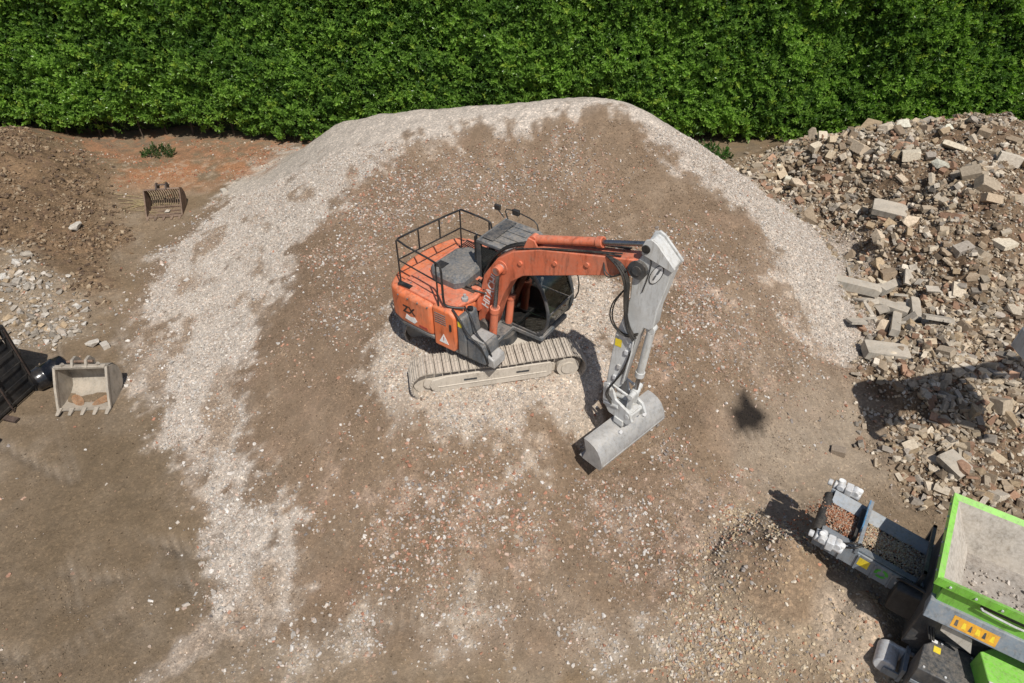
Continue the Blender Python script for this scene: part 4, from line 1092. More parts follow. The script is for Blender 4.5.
# engine deck and hood
ed = MB()
ed.prism([(-1.50, -1.10), (-.05, -1.20), (.10, -.60), (.02, .02), (-.42, .10), (-.42, 1.15), (-1.40, 1.12)], 1.90, 1.995, 'z')
ed.prism([(-1.3, -.9), (-.42, -.9), (-.42, 1.18), (-1.3, 1.18)], 1.0, 1.90, 'z')
edo = ed.build('engine_cover', 'faded_orange', EX, .03, matrix=MU)
for yy0, yy1, xx0, xx1 in ((-1.02, -.66, -1.35, -.62), (-.98, -.62, -.55, -.06)):
    g = MB(); g.box(xx0, xx1, yy0, yy1, 1.992, 2.012); g.build('hatch', 'faded_orange', edo, .01)
for k in range(6):
    g = MB(); g.box(-1.34 + k * .05, -1.315 + k * .05, .68, 1.02, 1.992, 2.008); g.build('vent_slat', 'black', edo)
for x_, y_ in ((-1.28, -.96), (-.70, -.96), (-1.28, -.72), (-.5, -.92), (-.12, -.68)):
    g = MB(); g.cyl((x_, y_, 2.01), (x_, y_, 2.022), .018, n=8); g.build('bolt', 'grey_panel', edo)
g = MB(); g.box(-.34, -.02, -.50, -.10, 1.993, 2.01); g.build('walkway_plate', 'rust_dark', edo)
g = MB(); g.cyl((-.02, -.78, 2.0), (-.02, -.78, 2.06), .07, n=12); g.cyl((-.02, -.78, 2.06), (-.02, -.78, 2.14), .03, n=10); g.build('fuel_cap', 'bucket_steel', edo)
hd = MB()
hood_out = [(-1.20, -.42), (-.98, -.60), (-.42, -.62), (-.28, -.45), (-.30, .30), (-.44, .60), (-.96, .62), (-1.16, .40)]
cxh, cyh = -.74, 0
for (za, ka), (zb, kb) in zip([(1.99, 1.0), (2.13, 1.0), (2.20, .93), (2.235, .78)], [(2.13, 1.0), (2.20, .93), (2.235, .78), (2.25, .0)]):
    nH = len(hood_out)
    va = [(cxh + (x - cxh) * ka, cyh + (y - cyh) * ka, za) for x, y in hood_out]
    if kb == 0:
        hd.add(va, [tuple(range(nH))])
    else:
        vb = [(cxh + (x - cxh) * kb, cyh + (y - cyh) * kb, zb) for x, y in hood_out]
        hd.add(va + vb, [(i, (i + 1) % nH, (i + 1) % nH + nH, i + nH) for i in range(nH)])
hdo = hd.build('engine_hood', 'grey_panel', EX, .02, matrix=MU, smooth=50)
g = MB(); g.box(-1.08, -.86, -.44, -.22, 2.228, 2.245); g.build('hood_vent', 'black', hdo)
g = MB(); g.cyl((-.45, .75, 2.0), (-.45, .75, 2.45), .05, n=12); g.build('exhaust_pipe', 'black', EX, matrix=MU)
# --- guard rail round the engine deck
A0, B0, C0, D0 = (-1.46, -1.06), (-1.20, .62), (-.42, .60), (-.20, -1.22)
def P2(p, z): return (p[0], p[1], z)
ZT, ZM, ZB = 3.0, 2.56, 1.97
r_ = MB()
r_.tube([P2(D0, ZT - .42), P2(D0, ZT - .08), (-.28, -1.21, ZT), P2(A0, ZT), (-1.49, -.9, ZT), P2(B0, ZT), (-1.12, .64, ZT), P2(C0, ZT), (-.36, .6, ZT - .06), (-.35, .6, 2.6)], .021, 8, 1)
rail = r_.build('guard_rail', 'black', EX, matrix=MU)
for pts in ([P2(D0, ZM), P2(A0, ZM), P2(B0, ZM), P2(C0, ZM)],):
    q = MB(); q.tube(pts, .018, 7); q.build('mid_rail', 'black', rail)
lerp2 = lambda a, b, t: (a[0] + (b[0] - a[0]) * t, a[1] + (b[1] - a[1]) * t)
for p, z0 in ((A0, ZB), (B0, ZB), (C0, ZB), (lerp2(A0, B0, .33), ZM), (lerp2(A0, B0, .66), ZM), (lerp2(D0, A0, .12), ZB)):
    q = MB(); q.tube([P2(p, z0), P2(p, ZT)], .018, 7); q.build('rail_post', 'black', rail)
q = MB(); q.tube([P2(D0, ZT - .4), P2(D0, 2.15), (-.17, -1.2, 2.05), (-.02, -1.12, 2.02), (.12, -1.0, 2.0)], .024, 8, 1); q.build('grab_handle', 'black', rail)
q = MB(); q.box(-1.5, -1.18, -1.12, -1.02, 1.985, 2.02); q.build('rail_foot', 'black', rail)

# --- cab
CY0, CY1 = .10, 1.10
prof = [(-.36, 1.0), (1.16, 1.0), (1.34, 1.22), (1.40, 1.65), (1.30, 2.25), (1.10, 2.66), (.86, 2.78), (-.30, 2.80), (-.38, 2.68)]
sl = MB(); sl.prism([(-.36, 1.0), (1.20, 1.0), (1.20, 1.08), (-.36, 1.08)], CY0, CY1)
cabf = sl.build('cab', 'dark_grey', EX, .015, matrix=MU)
fl_ = MB(); fl_.box(.30, 1.16, CY0 + .06, CY1 - .06, 1.082, 1.095); fl_.build('floor_mat', 'floor_green', cabf)
for yy in (CY0 + .03, CY1 - .03):
    q = MB()
    q.tube([(1.16, yy, 1.06), (1.33, yy, 1.25), (1.39, yy, 1.62), (1.27, yy, 2.08), (1.0, yy, 2.50), (.62, yy, 2.75), (.4, yy, 2.78), (-.30, yy, 2.78)], .036, 8, 1)
    q.build('front_pillar', 'dark_grey', cabf)
    q = MB(); q.box(.24, .32, yy - .03, yy + .03, 1.08, 2.76); q.build('door_pillar', 'dark_grey', cabf)
    q = MB(); q.box(-.38, -.28, yy - .035, yy + .035, 1.0, 2.78); q.build('rear_pillar', 'dark_grey', cabf)
    q = MB(); q.prism([(-.30, 1.05), (.26, 1.05), (.26, 1.75), (-.30, 1.75)], yy - .02, yy + .02); q.build('rear_quarter_panel', 'dark_grey', cabf)
    q = MB(); q.prism([(-.28, 1.76), (.24, 1.76), (.24, 2.70), (-.28, 2.70)], yy - .004, yy + .004); q.build('rear_side_pane', 'glass', cabf)
    q = MB(); q.prism([(.33, 1.55), (1.36, 1.55), (1.37, 1.62), (1.25, 2.06), (.98, 2.47), (.60, 2.72), (.33, 2.74)], yy - .004, yy + .004); q.build('side_pane', 'glass', cabf)
    if yy > .5:
        q = MB(); q.prism([(.33, 1.08), (1.14, 1.08), (1.30, 1.25), (1.35, 1.53), (.33, 1.53)], yy - .015, yy + .015); q.build('door_pane', 'glass', cabf)
    else:
        q = MB(); q.prism([(.33, 1.08), (1.14, 1.08), (1.30, 1.25), (1.34, 1.53), (.33, 1.53)], yy - .004, yy + .004); q.build('lower_side_pane', 'glass', cabf)
q = MB(); q.box(1.12, 1.20, CY0, CY1, 1.03, 1.12); q.build('front_sill', 'dark_grey', cabf, .01)
q = MB(); q.tube([(1.395, CY0 + .03, 1.65), (1.395, CY1 - .03, 1.65)], .02, 6); q.build('front_bar', 'dark_grey', cabf)
for za, zb in (((1.32, 1.25), (1.385, 1.63)), ((1.385, 1.67), (1.09, 2.62))):
    q = MB()
    if zb[1] < 2: q.add([(za[0], CY0 + .06, za[1]), (za[0], CY1 - .06, za[1]), (zb[0], CY1 - .06, zb[1]), (zb[0], CY0 + .06, zb[1])], [(0, 1, 2, 3)])
    else:
        q.add([(1.385, CY0 + .06, 1.67), (1.385, CY1 - .06, 1.67), (1.26, CY1 - .06, 2.08), (1.26, CY0 + .06, 2.08), (1.0, CY1 - .06, 2.48), (1.0, CY0 + .06, 2.48), (.62, CY1 - .06, 2.74), (.62, CY0 + .06, 2.74)], [(0, 1, 2, 3), (3, 2, 4, 5), (5, 4, 6, 7)])
    q.build('front_pane', 'glass', cabf)
rf = MB()
rf.prism([(-.40, 2.76), (.46, 2.77), (.60, 2.73), (.62, 2.76), (.50, 2.84), (-.36, 2.85)], CY0 - .01, CY1 + .01)
rfo = rf.build('cab_roof', 'grey_panel', EX, .03, matrix=MU, seg=3)
for k in range(4):
    q = MB(); q.box(-.30, .44, CY0 + .14 + k * .22, CY0 + .20 + k * .22, 2.845, 2.87); q.build('roof_rib', 'grey_panel', rfo, .008)
q = MB(); q.box(-.28, -.02, CY0 + .08, CY1 - .08, 2.872, 2.888); q.build('roof_strip', 'dark_grey', rfo, .005)
q = MB(); q.box(-.415, -.385, CY0 - .02, CY0 + .06, 2.35, 2.9); q.build('roof_bracket', 'black', rfo)
q = MB(); q.tube([(-.30, CY1, 2.84), (-.40, CY1 + .02, 3.05), (-.20, CY1 + .04, 3.06), (.15, CY1 + .03, 3.04), (.42, CY1, 3.0), (.48, CY1 - .02, 2.83)], .014, 6, 1); q.build('roof_rail', 'black', rfo)
q = MB(); q.box(-.70, -.56, CY1 + .06, CY1 + .12, 2.92, 3.04); q.tube([(-.63, CY1 + .08, 2.95), (-.40, CY1, 2.85)], .014, 6); q.build('mirror', 'black', rfo, .01)
q = MB(); q.box(-.20, -.04, CY1 + .0, CY1 + .08, 2.98, 3.10); q.build('work_lamp', 'black', rfo, .012)
# seat and controls
q = MB(); q.box(.02, .55, .36, .84, 1.30, 1.46); q.box(-.08, .08, .36, .84, 1.40, 2.10); q.box(.05, .5, .42, .78, 1.08, 1.30)
q.build('seat', 'seat', cabf, .05, seg=3)
for yy in (.26, .86):
    q = MB(); q.box(.20, .75, yy, yy + .12, 1.30, 1.55); q.cyl((.68, yy + .06, 1.55), (.70, yy + .06, 1.80), .02, n=8); q.cyl((.70, yy + .06, 1.78), (.71, yy + .06, 1.86), .035, n=8)
    q.build('control_lever', 'seat', cabf, .015)
for yy in (.5, .68):
    q = MB(); q.box(.86, 1.02, yy - .04, yy + .04, 1.10, 1.14); q.tube([(.95, yy, 1.12), (1.0, yy, 1.55)], .014, 6); q.build('pedal', 'black', cabf)
q = MB(); q.tube([(1.25, CY1 + .02, 1.35), (1.46, CY1 + .05, 1.55), (1.47, CY1 + .05, 2.0), (1.33, CY1 + .03, 2.2)], .014, 6, 1); q.build('mirror_bar', 'black', cabf)

# --- boom, cylinders
BY = -.16
boom_o = [(-.06, 1.22), (-.03, 1.74), (.13, 2.42), (.46, 2.92), (.82, 3.20), (1.41, 3.46), (2.62, 3.78), (3.30, 3.95), (3.42, 3.90), (3.44, 3.76), (3.30, 3.63), (2.66, 3.39), (1.86, 3.07), (1.43, 2.90), (1.05, 2.74), (.78, 2.50), (.60, 2.14), (.43, 1.66), (.28, 1.14), (.14, 1.02)]
b = MB(); b.prism(boom_o, BY - .17, BY + .17)
bm_ = b.build('boom', 'faded_orange', EX, .018, matrix=MU)
# welded edge strips and foot bosses
q = MB(); q.cyl((.14, BY - .28, 1.18), (.14, BY + .28, 1.18), .13, n=18); q.build('boom_foot_pin', 'dark_grey', bm_)
q = MB(); q.cyl((.56, BY - .36, 2.76), (.56, BY + .36, 2.76), .075, n=18); q.build('cylinder_pin', 'bucket_steel', bm_)
q = MB(); q.cyl((.56, BY - .19, 2.76), (.56, BY + .19, 2.76), .14, n=18); q.build('pin_boss', 'faded_orange', bm_)
q = MB(); q.cyl((3.34, BY - .23, 3.78), (3.34, BY + .23, 3.78), .085, n=18); q.build('arm_pin', 'dark_grey', bm_)
for x, z in ((1.0, 3.02), (1.75, 3.30), (2.4, 3.52)):
    q = MB(); q.cyl((x, BY - .20, z), (x, BY - .165, z), .045, n=10); q.build('hose_clamp', 'faded_orange', bm_)
for xs_, xe in ((1.05, 1.28),):
    for yy in (BY - .10, BY + .10):
        q = MB(); q.prism([(1.00, 3.28), (1.34, 3.42), (1.26, 3.56), (1.12, 3.58)], yy - .02, yy + .02); q.build('cylinder_lug', 'faded_orange', bm_, .01)
lx = Vector((.22, 0, .98)).normalized()
TXT = Matrix(((.30, -.95, 0, .27), (0, 0, -1, BY - .174), (.95, .30, 0, 2.06), (0, 0, 0, 1)))
text_mesh('boom_lettering', 'HITACHI', .235, 'white', bm_, TXT, bold=.004)


def ram(name, a, b, y, rb, rr, split, mat, gland=.06, parent=EX):
    a = Vector((a[0], y, a[1])); b = Vector((b[0], y, b[1]))
    d_ = (b - a); m_ = a + d_ * split; dn = d_.normalized()
    q = MB(); q.cyl(a + dn * .06, m_, rb, n=18); q.cyl(m_ - dn * gland * 2, m_, rb * 1.22, n=18); q.cyl(a + Vector((0, -.07, 0)), a + Vector((0, .07, 0)), rb * 1.15, n=16)
    o = q.build(name, mat, parent, .006, matrix=MU)
    q = MB(); q.cyl(m_, b - dn * .05, rr, n=14); q.build('piston_rod', 'chrome', o)
    q = MB(); q.cyl(b + Vector((0, -.07, 0)), b + Vector((0, .07, 0)), rr * 1.9, n=16); q.build('rod_eye', mat if mat != 'arm_grey' else 'arm_grey', o)
    return o


ram('boom_ram', (.38, .82), (.56, 2.76), BY - .29, .085, .048, .52, 'faded_orange')
ram('boom_ram', (.38, .82), (.56, 2.76), BY + .29, .085, .048, .52, 'faded_orange')
ram('arm_ram', (1.19, 3.52), (3.44, 4.22), BY, .082, .046, .62, 'faded_orange')
q = MB(); q.box(.28, .52, BY - .40, BY - .20, 1.0, 1.06); q.box(.28, .52, BY + .20, BY + .40, 1.0, 1.06); q.build('ram_mount', 'dark_grey', EX, matrix=MU)
# --- arm
arm_o = [(3.40, 4.12), (3.38, 4.24), (3.42, 4.34), (3.50, 4.38), (3.60, 4.34), (3.94, 4.02), (3.93, 3.96), (3.84, 3.45), (3.77, 3.10), (3.76, 2.72), (3.70, 2.62), (3.58, 2.62), (3.50, 2.36), (3.30, 1.06), (3.22, .96), (3.06, .94), (2.99, 1.03), (3.06, 2.25), (3.14, 2.55), (3.25, 3.15), (3.24, 3.62), (3.26, 3.85), (3.34, 4.0)]
q = MB(); q.prism(arm_o, BY - .13, BY + .13)
arm = q.build('arm', 'arm_grey', EX, .018, matrix=MU)
q = MB()
for yy in (-.16, .16):
    q.prism([(3.37, 4.10), (3.36, 4.24), (3.41, 4.37), (3.50, 4.42), (3.61, 4.37), (3.97, 4.02), (3.93, 3.95)], BY + yy - .022, BY + yy + .022)
q.build('bracket_plate', 'arm_grey', arm, .008)
q = MB(); q.cyl((3.44, BY - .20, 4.22), (3.44, BY + .20, 4.22), .075, n=18); q.build('ram_pin', 'black', arm)
q = MB(); q.cyl((3.34, BY - .205, 3.78), (3.34, BY + .205, 3.78), .17, n=22); q.build('pivot_boss', 'dark_grey', arm)
ov = [(3.66 + .085 * math.cos(t) + .06 * math.sin(t), 3.78 + .19 * math.sin(t)) for t in [2 * math.pi * k / 28 for k in range(28)]]
q = MB(); q.prism(ov, BY - .138, BY - .131); ovo = q.build('oval_badge', 'white', arm)
q = MB()
o2 = [(3.66 + (.085 * math.cos(t) + .06 * math.sin(t)) * 1.13, 3.78 + .19 * 1.09 * math.sin(t)) for t in [2 * math.pi * k / 28 for k in range(28)]]
for k in range(28):
    a_, b_, c_, e_ = ov[k], ov[(k + 1) % 28], o2[(k + 1) % 28], o2[k]
    q.prism([a_, b_, c_, e_], BY - .140, BY - .132)
q.build('badge_rim', 'black', arm)
q = MB(); q.prism([(3.645, 3.78), (3.69, 3.80), (3.735, 3.92), (3.69, 3.90)], BY - .141, BY - .137); q.prism([(3.60, 3.66), (3.63, 3.66), (3.67, 3.78), (3.64, 3.77)], BY - .141, BY - .137); q.build('badge_mark', 'grey_panel', arm)
q = MB(); q.box(3.08, 3.21, BY - .136, BY - .131, 2.0, 2.17); q.build('yellow_sticker', 'yellow', arm)
q = MB(); q.tube([(3.52, BY - .14, 4.05), (3.55, BY - .145, 3.95), (3.53, BY - .145, 3.7), (3.46, BY - .145, 3.35)], .008, 5, 1); q.build('grease_line', 'black', arm)
for x, z in ((3.22, 1.55), (3.33, 1.95), (3.40, 2.15), (3.16, 1.25)):
    q = MB(); q.box(x - .035, x + .035, BY - .17, BY - .13, z - .05, z + .05); q.build('valve_block', 'motor_grey', arm, .008)
q = MB(); q.tube([(3.34, BY - .15, 1.2), (3.42, BY - .16, 1.9), (3.44, BY - .16, 2.3)], .022, 6, 1); q.build('steel_pipe', 'arm_grey', arm)
ram('bucket_ram', (3.68, 2.58), (3.56, .98), BY, .075, .042, .74, 'arm_grey')
# links, coupler
lk = MB()
for yy in (-.17, .17):
    lk.hexa([(3.16, BY + yy - .02, 1.08), (3.24, BY + yy - .02, 1.02), (3.24, BY + yy + .02, 1.02), (3.16, BY + yy + .02, 1.08), (3.50, BY + yy - .02, .98), (3.58, BY + yy - .02, .90), (3.58, BY + yy + .02, .90), (3.50, BY + yy + .02, .98)])
lk.cyl((3.56, BY - .22, .98), (3.56, BY + .22, .98), .06, n=14)
lko = lk.build('tipping_link', 'arm_grey', EX, .006, matrix=MU)
q = MB()
for yy in (-.11, .11):
    q.prism([(3.50, .98), (3.62, .98), (3.56, .50), (3.46, .48)], BY + yy - .025, BY + yy + .025)
q.build('bucket_link', 'arm_grey', EX, .008, matrix=MU)
BW = Matrix.Translation((3.44, BY + .0, 0)) @ Matrix.Rotation(R(-12), 4, 'Z')      # bucket turned on its rotator
MB_ = MU @ BW
q = MB()
for yy in (-.20, .20):
    q.prism([(-.46, .98), (-.34, 1.04), (-.22, .95), (-.14, .74), (.22, .62), (.32, .44), (.20, .30), (-.26, .32), (-.44, .52)], yy - .03, yy + .028)
q.cyl((-.32, -.26, .93), (-.32, .26, .93), .065, n=14)
q.cyl((.18, -.24, .50), (.18, .24, .50), .06, n=14)
q.box(-.24, .22, -.14, .14, .34, .58)
q.cyl((-.40, -.21, .50), (-.05, -.21, .60), .05, n=12)
q.cyl((-.40, .21, .50), (-.05, .21, .60), .05, n=12)
q.box(-.10, .12, -.26, .26, .20, .34)
q.cyl((-.30, .0, .62), (.10, .0, .74), .045, n=10)
cpl = q.build('coupler', 'arm_grey', EX, .01, matrix=MB_)
q = MB(); q.cyl((-.02, -.02, .18), (-.02, -.02, .38), .20, n=24); q.build('rotator', 'motor_grey', cpl)
q = MB(); q.tube([(-.26, -.1, .95), (-.42, -.18, .75), (-.30, -.22, .5), (-.1, -.2, .42)], .018, 6, 2); q.tube([(-.26, .08, .95), (-.40, .14, .7), (-.2, .2, .45)], .018, 6, 2); q.build('coupler_hose', 'hose', cpl)
# ditching bucket: opening to the machine, curved back outwards
shell = [(-.25, .16), (-.09, .155), (.06, .115), (.18, .03), (.27, -.10), (.335, -.26), (.355, -.40), (.30, -.52), (-.25, -.52)]
W2 = .96
q = MB()
nS = len(shell)
inn = [(x - .03 * (1 if x > -.1 else 0), z - .03 if z > -.3 else z + .03) for x, z in shell]
vs = []
for yy in (-W2, W2):
    vs += [(x, yy, z) for x, z in shell]
for yy in (-W2, W2):
    vs += [(x, yy, z) for x, z in inn]
fs = []
for i in range(nS - 1):
    fs.append((i, i + 1, i + 1 + nS, i + nS)); fs.append((2 * nS + i, 3 * nS + i, 3 * nS + i + 1, 2 * nS + i + 1))
fs += [(0, nS, 3 * nS, 2 * nS), (nS - 1, 3 * nS - 1, 4 * nS - 1, 2 * nS - 1)[::-1]]
q.add(vs, fs)
bk = q.build('bucket', 'bucket_steel', EX, 0, smooth=40, matrix=MB_ @ Matrix.Translation((0, 0, .16)) @ Matrix.Diagonal((.84, 1, .84, 1)) @ Matrix.Translation((0, 0, -.16)))
for yy in (-W2 - .012, W2 + .012):
    q = MB(); q.prism([(x * 1.0, z) for x, z in shell] + [(-.16, -.2)], yy - .014, yy + .014); q.build('side_plate', 'bucket_steel', bk, .004)
q = MB(); q.box(-.36, -.20, -W2, W2, -.545, -.523); q.build('cutting_edge', 'bucket_steel', bk)
q = MB()
for yy in (-.17, .17):
    q.prism([(-.16, .16), (.12, .12), (.16, .26), (-.10, .30)], yy - .02, yy + .02)
q.box(-.14, .12, -.24, .24, .14, .19)
q.build('bucket_ear', 'bucket_steel', bk, .006)
q = MB(); q.cyl((.12, -.30, .05), (.18, -.30, .10), .045, n=14); q.cyl((.12, .42, .05), (.19, .42, .11), .055, n=14); q.build('back_boss', 'motor_grey', bk)
q = MB(); q.tube([(.352, -W2, -.36), (.352, W2, -.36)], .014, 6); q.build('stiffener', 'bucket_steel', bk)

# --- hoses
def hoses(name, pts, r, n_, spread, parent, mat='hose', sd=3):
    hr_ = random.Random(sd)
    for k in range(n_):
        q = MB()
        pp = [(x + hr_.uniform(-1, 1) * spread * .5, y + (k - (n_ - 1) / 2) * spread, z + hr_.uniform(-1, 1) * spread * .6) for x, y, z in pts]
        pp[0] = pts[0]
        q.tube(pp, r, 6, 2)
        q.build(name, mat, parent)


hoses('boom_hose', [(-.08, BY - .05, 1.7), (.06, BY, 2.5), (.42, BY, 3.02), (.85, BY, 3.29), (1.1, BY + .02, 3.40)], .022, 3, .06, bm_, sd=1)
hoses('boom_line', [(.85, BY - .12, 3.25), (1.6, BY - .14, 3.55), (2.5, BY - .13, 3.80), (3.0, BY - .13, 3.92)], .016, 2, .035, bm_, sd=2)
hoses('boom_line', [(1.5, BY + .14, 3.54), (2.5, BY + .14, 3.80), (3.05, BY + .13, 3.93)], .016, 2, .03, bm_, sd=8)
hoses('arm_hose', [(2.75, BY - .17, 3.84), (3.05, BY - .22, 3.80), (3.22, BY - .24, 3.55), (3.20, BY - .20, 3.1), (3.28, BY - .17, 2.6), (3.46, BY - .16, 2.35)], .019, 5, .035, arm, sd=4)
hoses('arm_hose', [(2.70, BY - .15, 3.70), (2.78, BY - .24, 3.52), (2.95, BY - .26, 3.50), (3.2, BY - .22, 3.75)], .012, 2, .05, arm, sd=6)
hoses('loop_hose', [(3.15, BY - .19, 3.3), (2.98, BY - .24, 2.95), (2.98, BY - .2, 2.55), (3.25, BY - .17, 2.32), (3.5, BY - .15, 2.45)], .014, 2, .04, arm, sd=9)
hoses('lower_hose', [(3.46, BY - .15, 2.3), (3.36, BY - .17, 1.6), (3.2, BY - .2, 1.15), (3.05, BY - .24, .85), (3.2, BY - .2, .62)], .014, 3, .035, arm, sd=12)
q = MB(); q.tube([(-.02, -1.18, 2.02), (.2, -1.27, 1.97), (.42, -1.27, 1.6), (.70, -1.26, 1.5), (.84, -1.2, 1.05)], .020, 7, 2); q.tube([(.1, -.95, 2.0), (.34, -1.05, 1.9), (.50, -1.1, 1.55), (.78, -1.15, 1.48), (.88, -1.1, 1.1)], .020, 7, 2)
q.build('step_rail', 'black', EX, matrix=MU)
# pipework heap between hood and boom
q = MB()
pr2 = random.Random(31)
for k in range(9):
    x0 = pr2.uniform(-.3, .05); y0 = pr2.uniform(-.5, .05)
    q.tube([(x0, y0, 1.98), (x0 + .1, y0 + pr2.uniform(-.1, .1), 2.0 + pr2.uniform(.02, .15)), (x0 + .35, BY + pr2.uniform(-.15, .15), 1.75 + pr2.uniform(0, .3)), (.3, BY, 1.4)], .018, 6, 1)
q.build('pipework', 'hose', EX, matrix=MU)
q = MB(); q.box(-.10, .12, -.12, .10, 1.5, 2.12); q.box(-.16, .04, -.42, -.22, 1.5, 2.06); q.build('valve_chest', 'faded_orange', EX, .03, matrix=MU)


# ------------------------------------------------------------------ green mobile crusher
CR = empty('mobile_crusher', (6.13, 5.54, 0), R(-33), 'lime green mobile crusher with dusty feed hopper and grey discharge conveyor', 'crusher')
# hopper: four sloping walls with a green outside, a dusty lining and a wide rim
rx0, rx1, ry0, ry1, rz = 0.0, 3.1, 0.0, 1.80, 2.92
bx0, bx1, by0, by1, bz = .52, 2.6, .70, 1.46, 2.12
ro = [(rx0, ry0), (rx1, ry0), (rx1, ry1), (rx0, ry1)]
ri = [(rx0 + .09, ry0 + .09), (rx1 - .09, ry0 + .09), (rx1 - .09, ry1 - .09), (rx0 + .09, ry1 - .09)]
bo = [(bx0, by0), (bx1, by0), (bx1, by1), (bx0, by1)]
hop = MB()
hop.prism([(bx0 - .03, by0 - .03), (bx1 + .03, by0 - .03), (bx1 + .03, by1 + .03), (bx0 - .03, by1 + .03)], bz - .03, bz, 'z')
hopo = hop.build('hopper_floor', 'hopper_floor', CR)
for i in range(4):
    j = (i + 1) % 4
    q = MB(); q.m = 0
    q.add([(*bo[i], bz), (*bo[j], bz), (*ri[j], rz - .05), (*ri[i], rz - .05)], [(0, 1, 2, 3)])
    q.build('lining', 'white_dust', hopo)
    q = MB()
    q.add([(*ri[i], rz - .05), (*ri[j], rz - .05), (*ro[j], rz), (*ro[i], rz)], [(0, 1, 2, 3)])
    def off(p, k, z): return (p[0] + (1.55 - p[0]) * k, p[1] + (.9 - p[1]) * k, z)
    q.add([(*ro[i], rz), (*ro[j], rz), off(ro[j], .0, rz - .16), off(ro[i], .0, rz - .16)], [(0, 1, 2, 3)])
    q.add([off(ro[i], .0, rz - .16), off(ro[j], .0, rz - .16), off(ro[j], .10, rz - .2), off(ro[i], .10, rz - .2)], [(0, 1, 2, 3)])
    q.add([off(ro[i], .10, rz - .2), off(ro[j], .10, rz - .2), off(ro[j], .16, 2.25), off(ro[i], .16, 2.25)], [(0, 1, 2, 3)])
    wo = q.build('hopper_wall', 'green', hopo, .012)
for k in range(9):       # rim bolts and stiffening ribs
    q = MB(); q.cyl((.2 + k * .33, -.002, rz - .08), (.2 + k * .33, -.02, rz - .08), .018, n=8); q.build('rim_bolt', 'motor_grey', hopo)
for k in range(6):
    q = MB(); q.cyl((-.002, .2 + k * .28, rz - .08), (-.02, .2 + k * .28, rz - .08), .018, n=8); q.build('rim_bolt', 'motor_grey', hopo)
q = MB(); q.box(.16, 3.0, .10, .14, 2.30, 2.74); q.box(.16, .20, .14, 1.70, 2.09, 2.45); q.box(.20, 3.0, 1.66, 1.70, 2.09, 2.45)
gb_ = q.build('green_body', 'green', CR, .02)
q = MB(); q.box(.66, 1.75, .085, .11, 2.60, 2.70); q.build('slot_recess', 'black', gb_)
q = MB(); q.tube([(.68, .05, 2.63), (.66, .03, 2.66), (.70, .03, 2.62), (1.25, .03, 2.58), (1.3, .09, 2.58)], .016, 6, 1); q.build('slot_handle', 'motor_grey', gb_)
q = MB(); q.hexa([(.10, -.07, 2.06), (3.0, -.07, 2.06), (3.0, .2, 2.06), (.10, .2, 2.06), (.10, .06, 2.34), (3.0, .06, 2.34), (3.0, .2, 2.34), (.10, .2, 2.34)])
sk = q.build('side_skirt', 'conveyor_grey', CR, .015)
def skp(x, t):       # point on the sloping skirt face, t 0 bottom .. 1 top
    return (x, -.07 + .13 * t - .004, 2.06 + .28 * t)
q = MB(); q.add([skp(.46, .16), skp(1.06, .12), skp(1.06, .74), skp(.46, .78)], [(0, 1, 2, 3)]); amb = q.build('amber_sticker', 'amber', sk)
for k in range(6):
    xk = .50 + k * .092
    q = MB(); q.add([skp(xk, .28), skp(xk + .045 + .02 * (k % 2), .28), skp(xk + .03 + .01 * (k % 2), .62), skp(xk + .008 * (k % 3), .60)], [(0, 1, 2, 3)])
    for v in range(len(q.v)): q.v[v] = (q.v[v][0], q.v[v][1] - .002, q.v[v][2])
    q.build('sticker_pictogram', 'yellow' if k % 2 else 'dark_grey', sk)
q = MB(); q.box(.15, 3.1, .22, 1.72, .85, 2.08); q.build('chassis', 'dark_grey', CR, .02)
# lower front box, beige plate, green hood
q = MB(); q.prism([(.34, -.46), (1.10, -.46), (1.10, .20), (.56, .21), (.36, .0)], .62, 1.36, 'z'); bxo = q.build('power_box', 'dark_grey', CR, .02)
q = MB(); q.box(.36, 1.08, -.475, -.455, .95, 1.02); q.build('box_trim', 'conveyor_grey', bxo)
q = MB(); q.box(.50, .60, -.06, .05, 1.362, 1.366); q.build('yellow_sticker', 'yellow', bxo)
q = MB(); q.box(.46, .54, .10, .16, 1.362, 1.366); q.build('white_label', 'white', bxo)
q = MB(); q.prism([(.40, 2.04), (.82, 1.93), (.92, 1.61), (.43, 1.81)], .02, .05)
q.build('beige_plate', 'beige', CR)
for k in range(3):
    q = MB(); q.tube([(.30 + .05 * k, .60, 1.85), (.22 + .05 * k, .35, 1.72), (.34 + .04 * k, .20, 1.5), (.42 + .03 * k, .13, 1.36)], .018, 6, 2); q.build('hydraulic_hose', 'hose', CR)
for x_, y_ in ((.42, -.40), (1.02, -.40), (1.02, .14), (.60, .14), (.72, -.40)):
    q = MB(); q.cyl((x_, y_, 1.36), (x_, y_, 1.375), .018, n=8); q.build('box_bolt', 'motor_grey', bxo)
q = MB(); q.prism([(1.0, .05), (1.16, -.38), (1.5, -.60), (3.0, -.62), (3.0, .5), (1.42, .5), (1.36, .42)], 1.0, 1.72, 'z'); gh = q.build('green_hood', 'green', CR, .015)
q = MB(); q.prism([(1.115, -.50), (3.0, -.66), (3.0, -.60), (1.3, -.42)], .62, 1.10, 'z'); q.build('lower_green_panel', 'green', CR, .01)
q = MB(); q.tube([(1.16, -.385, 1.73), (1.40, -.35, 1.735), (1.62, -.57, 1.73)], .012, 5); q.build('hood_hinge', 'motor_grey', gh)
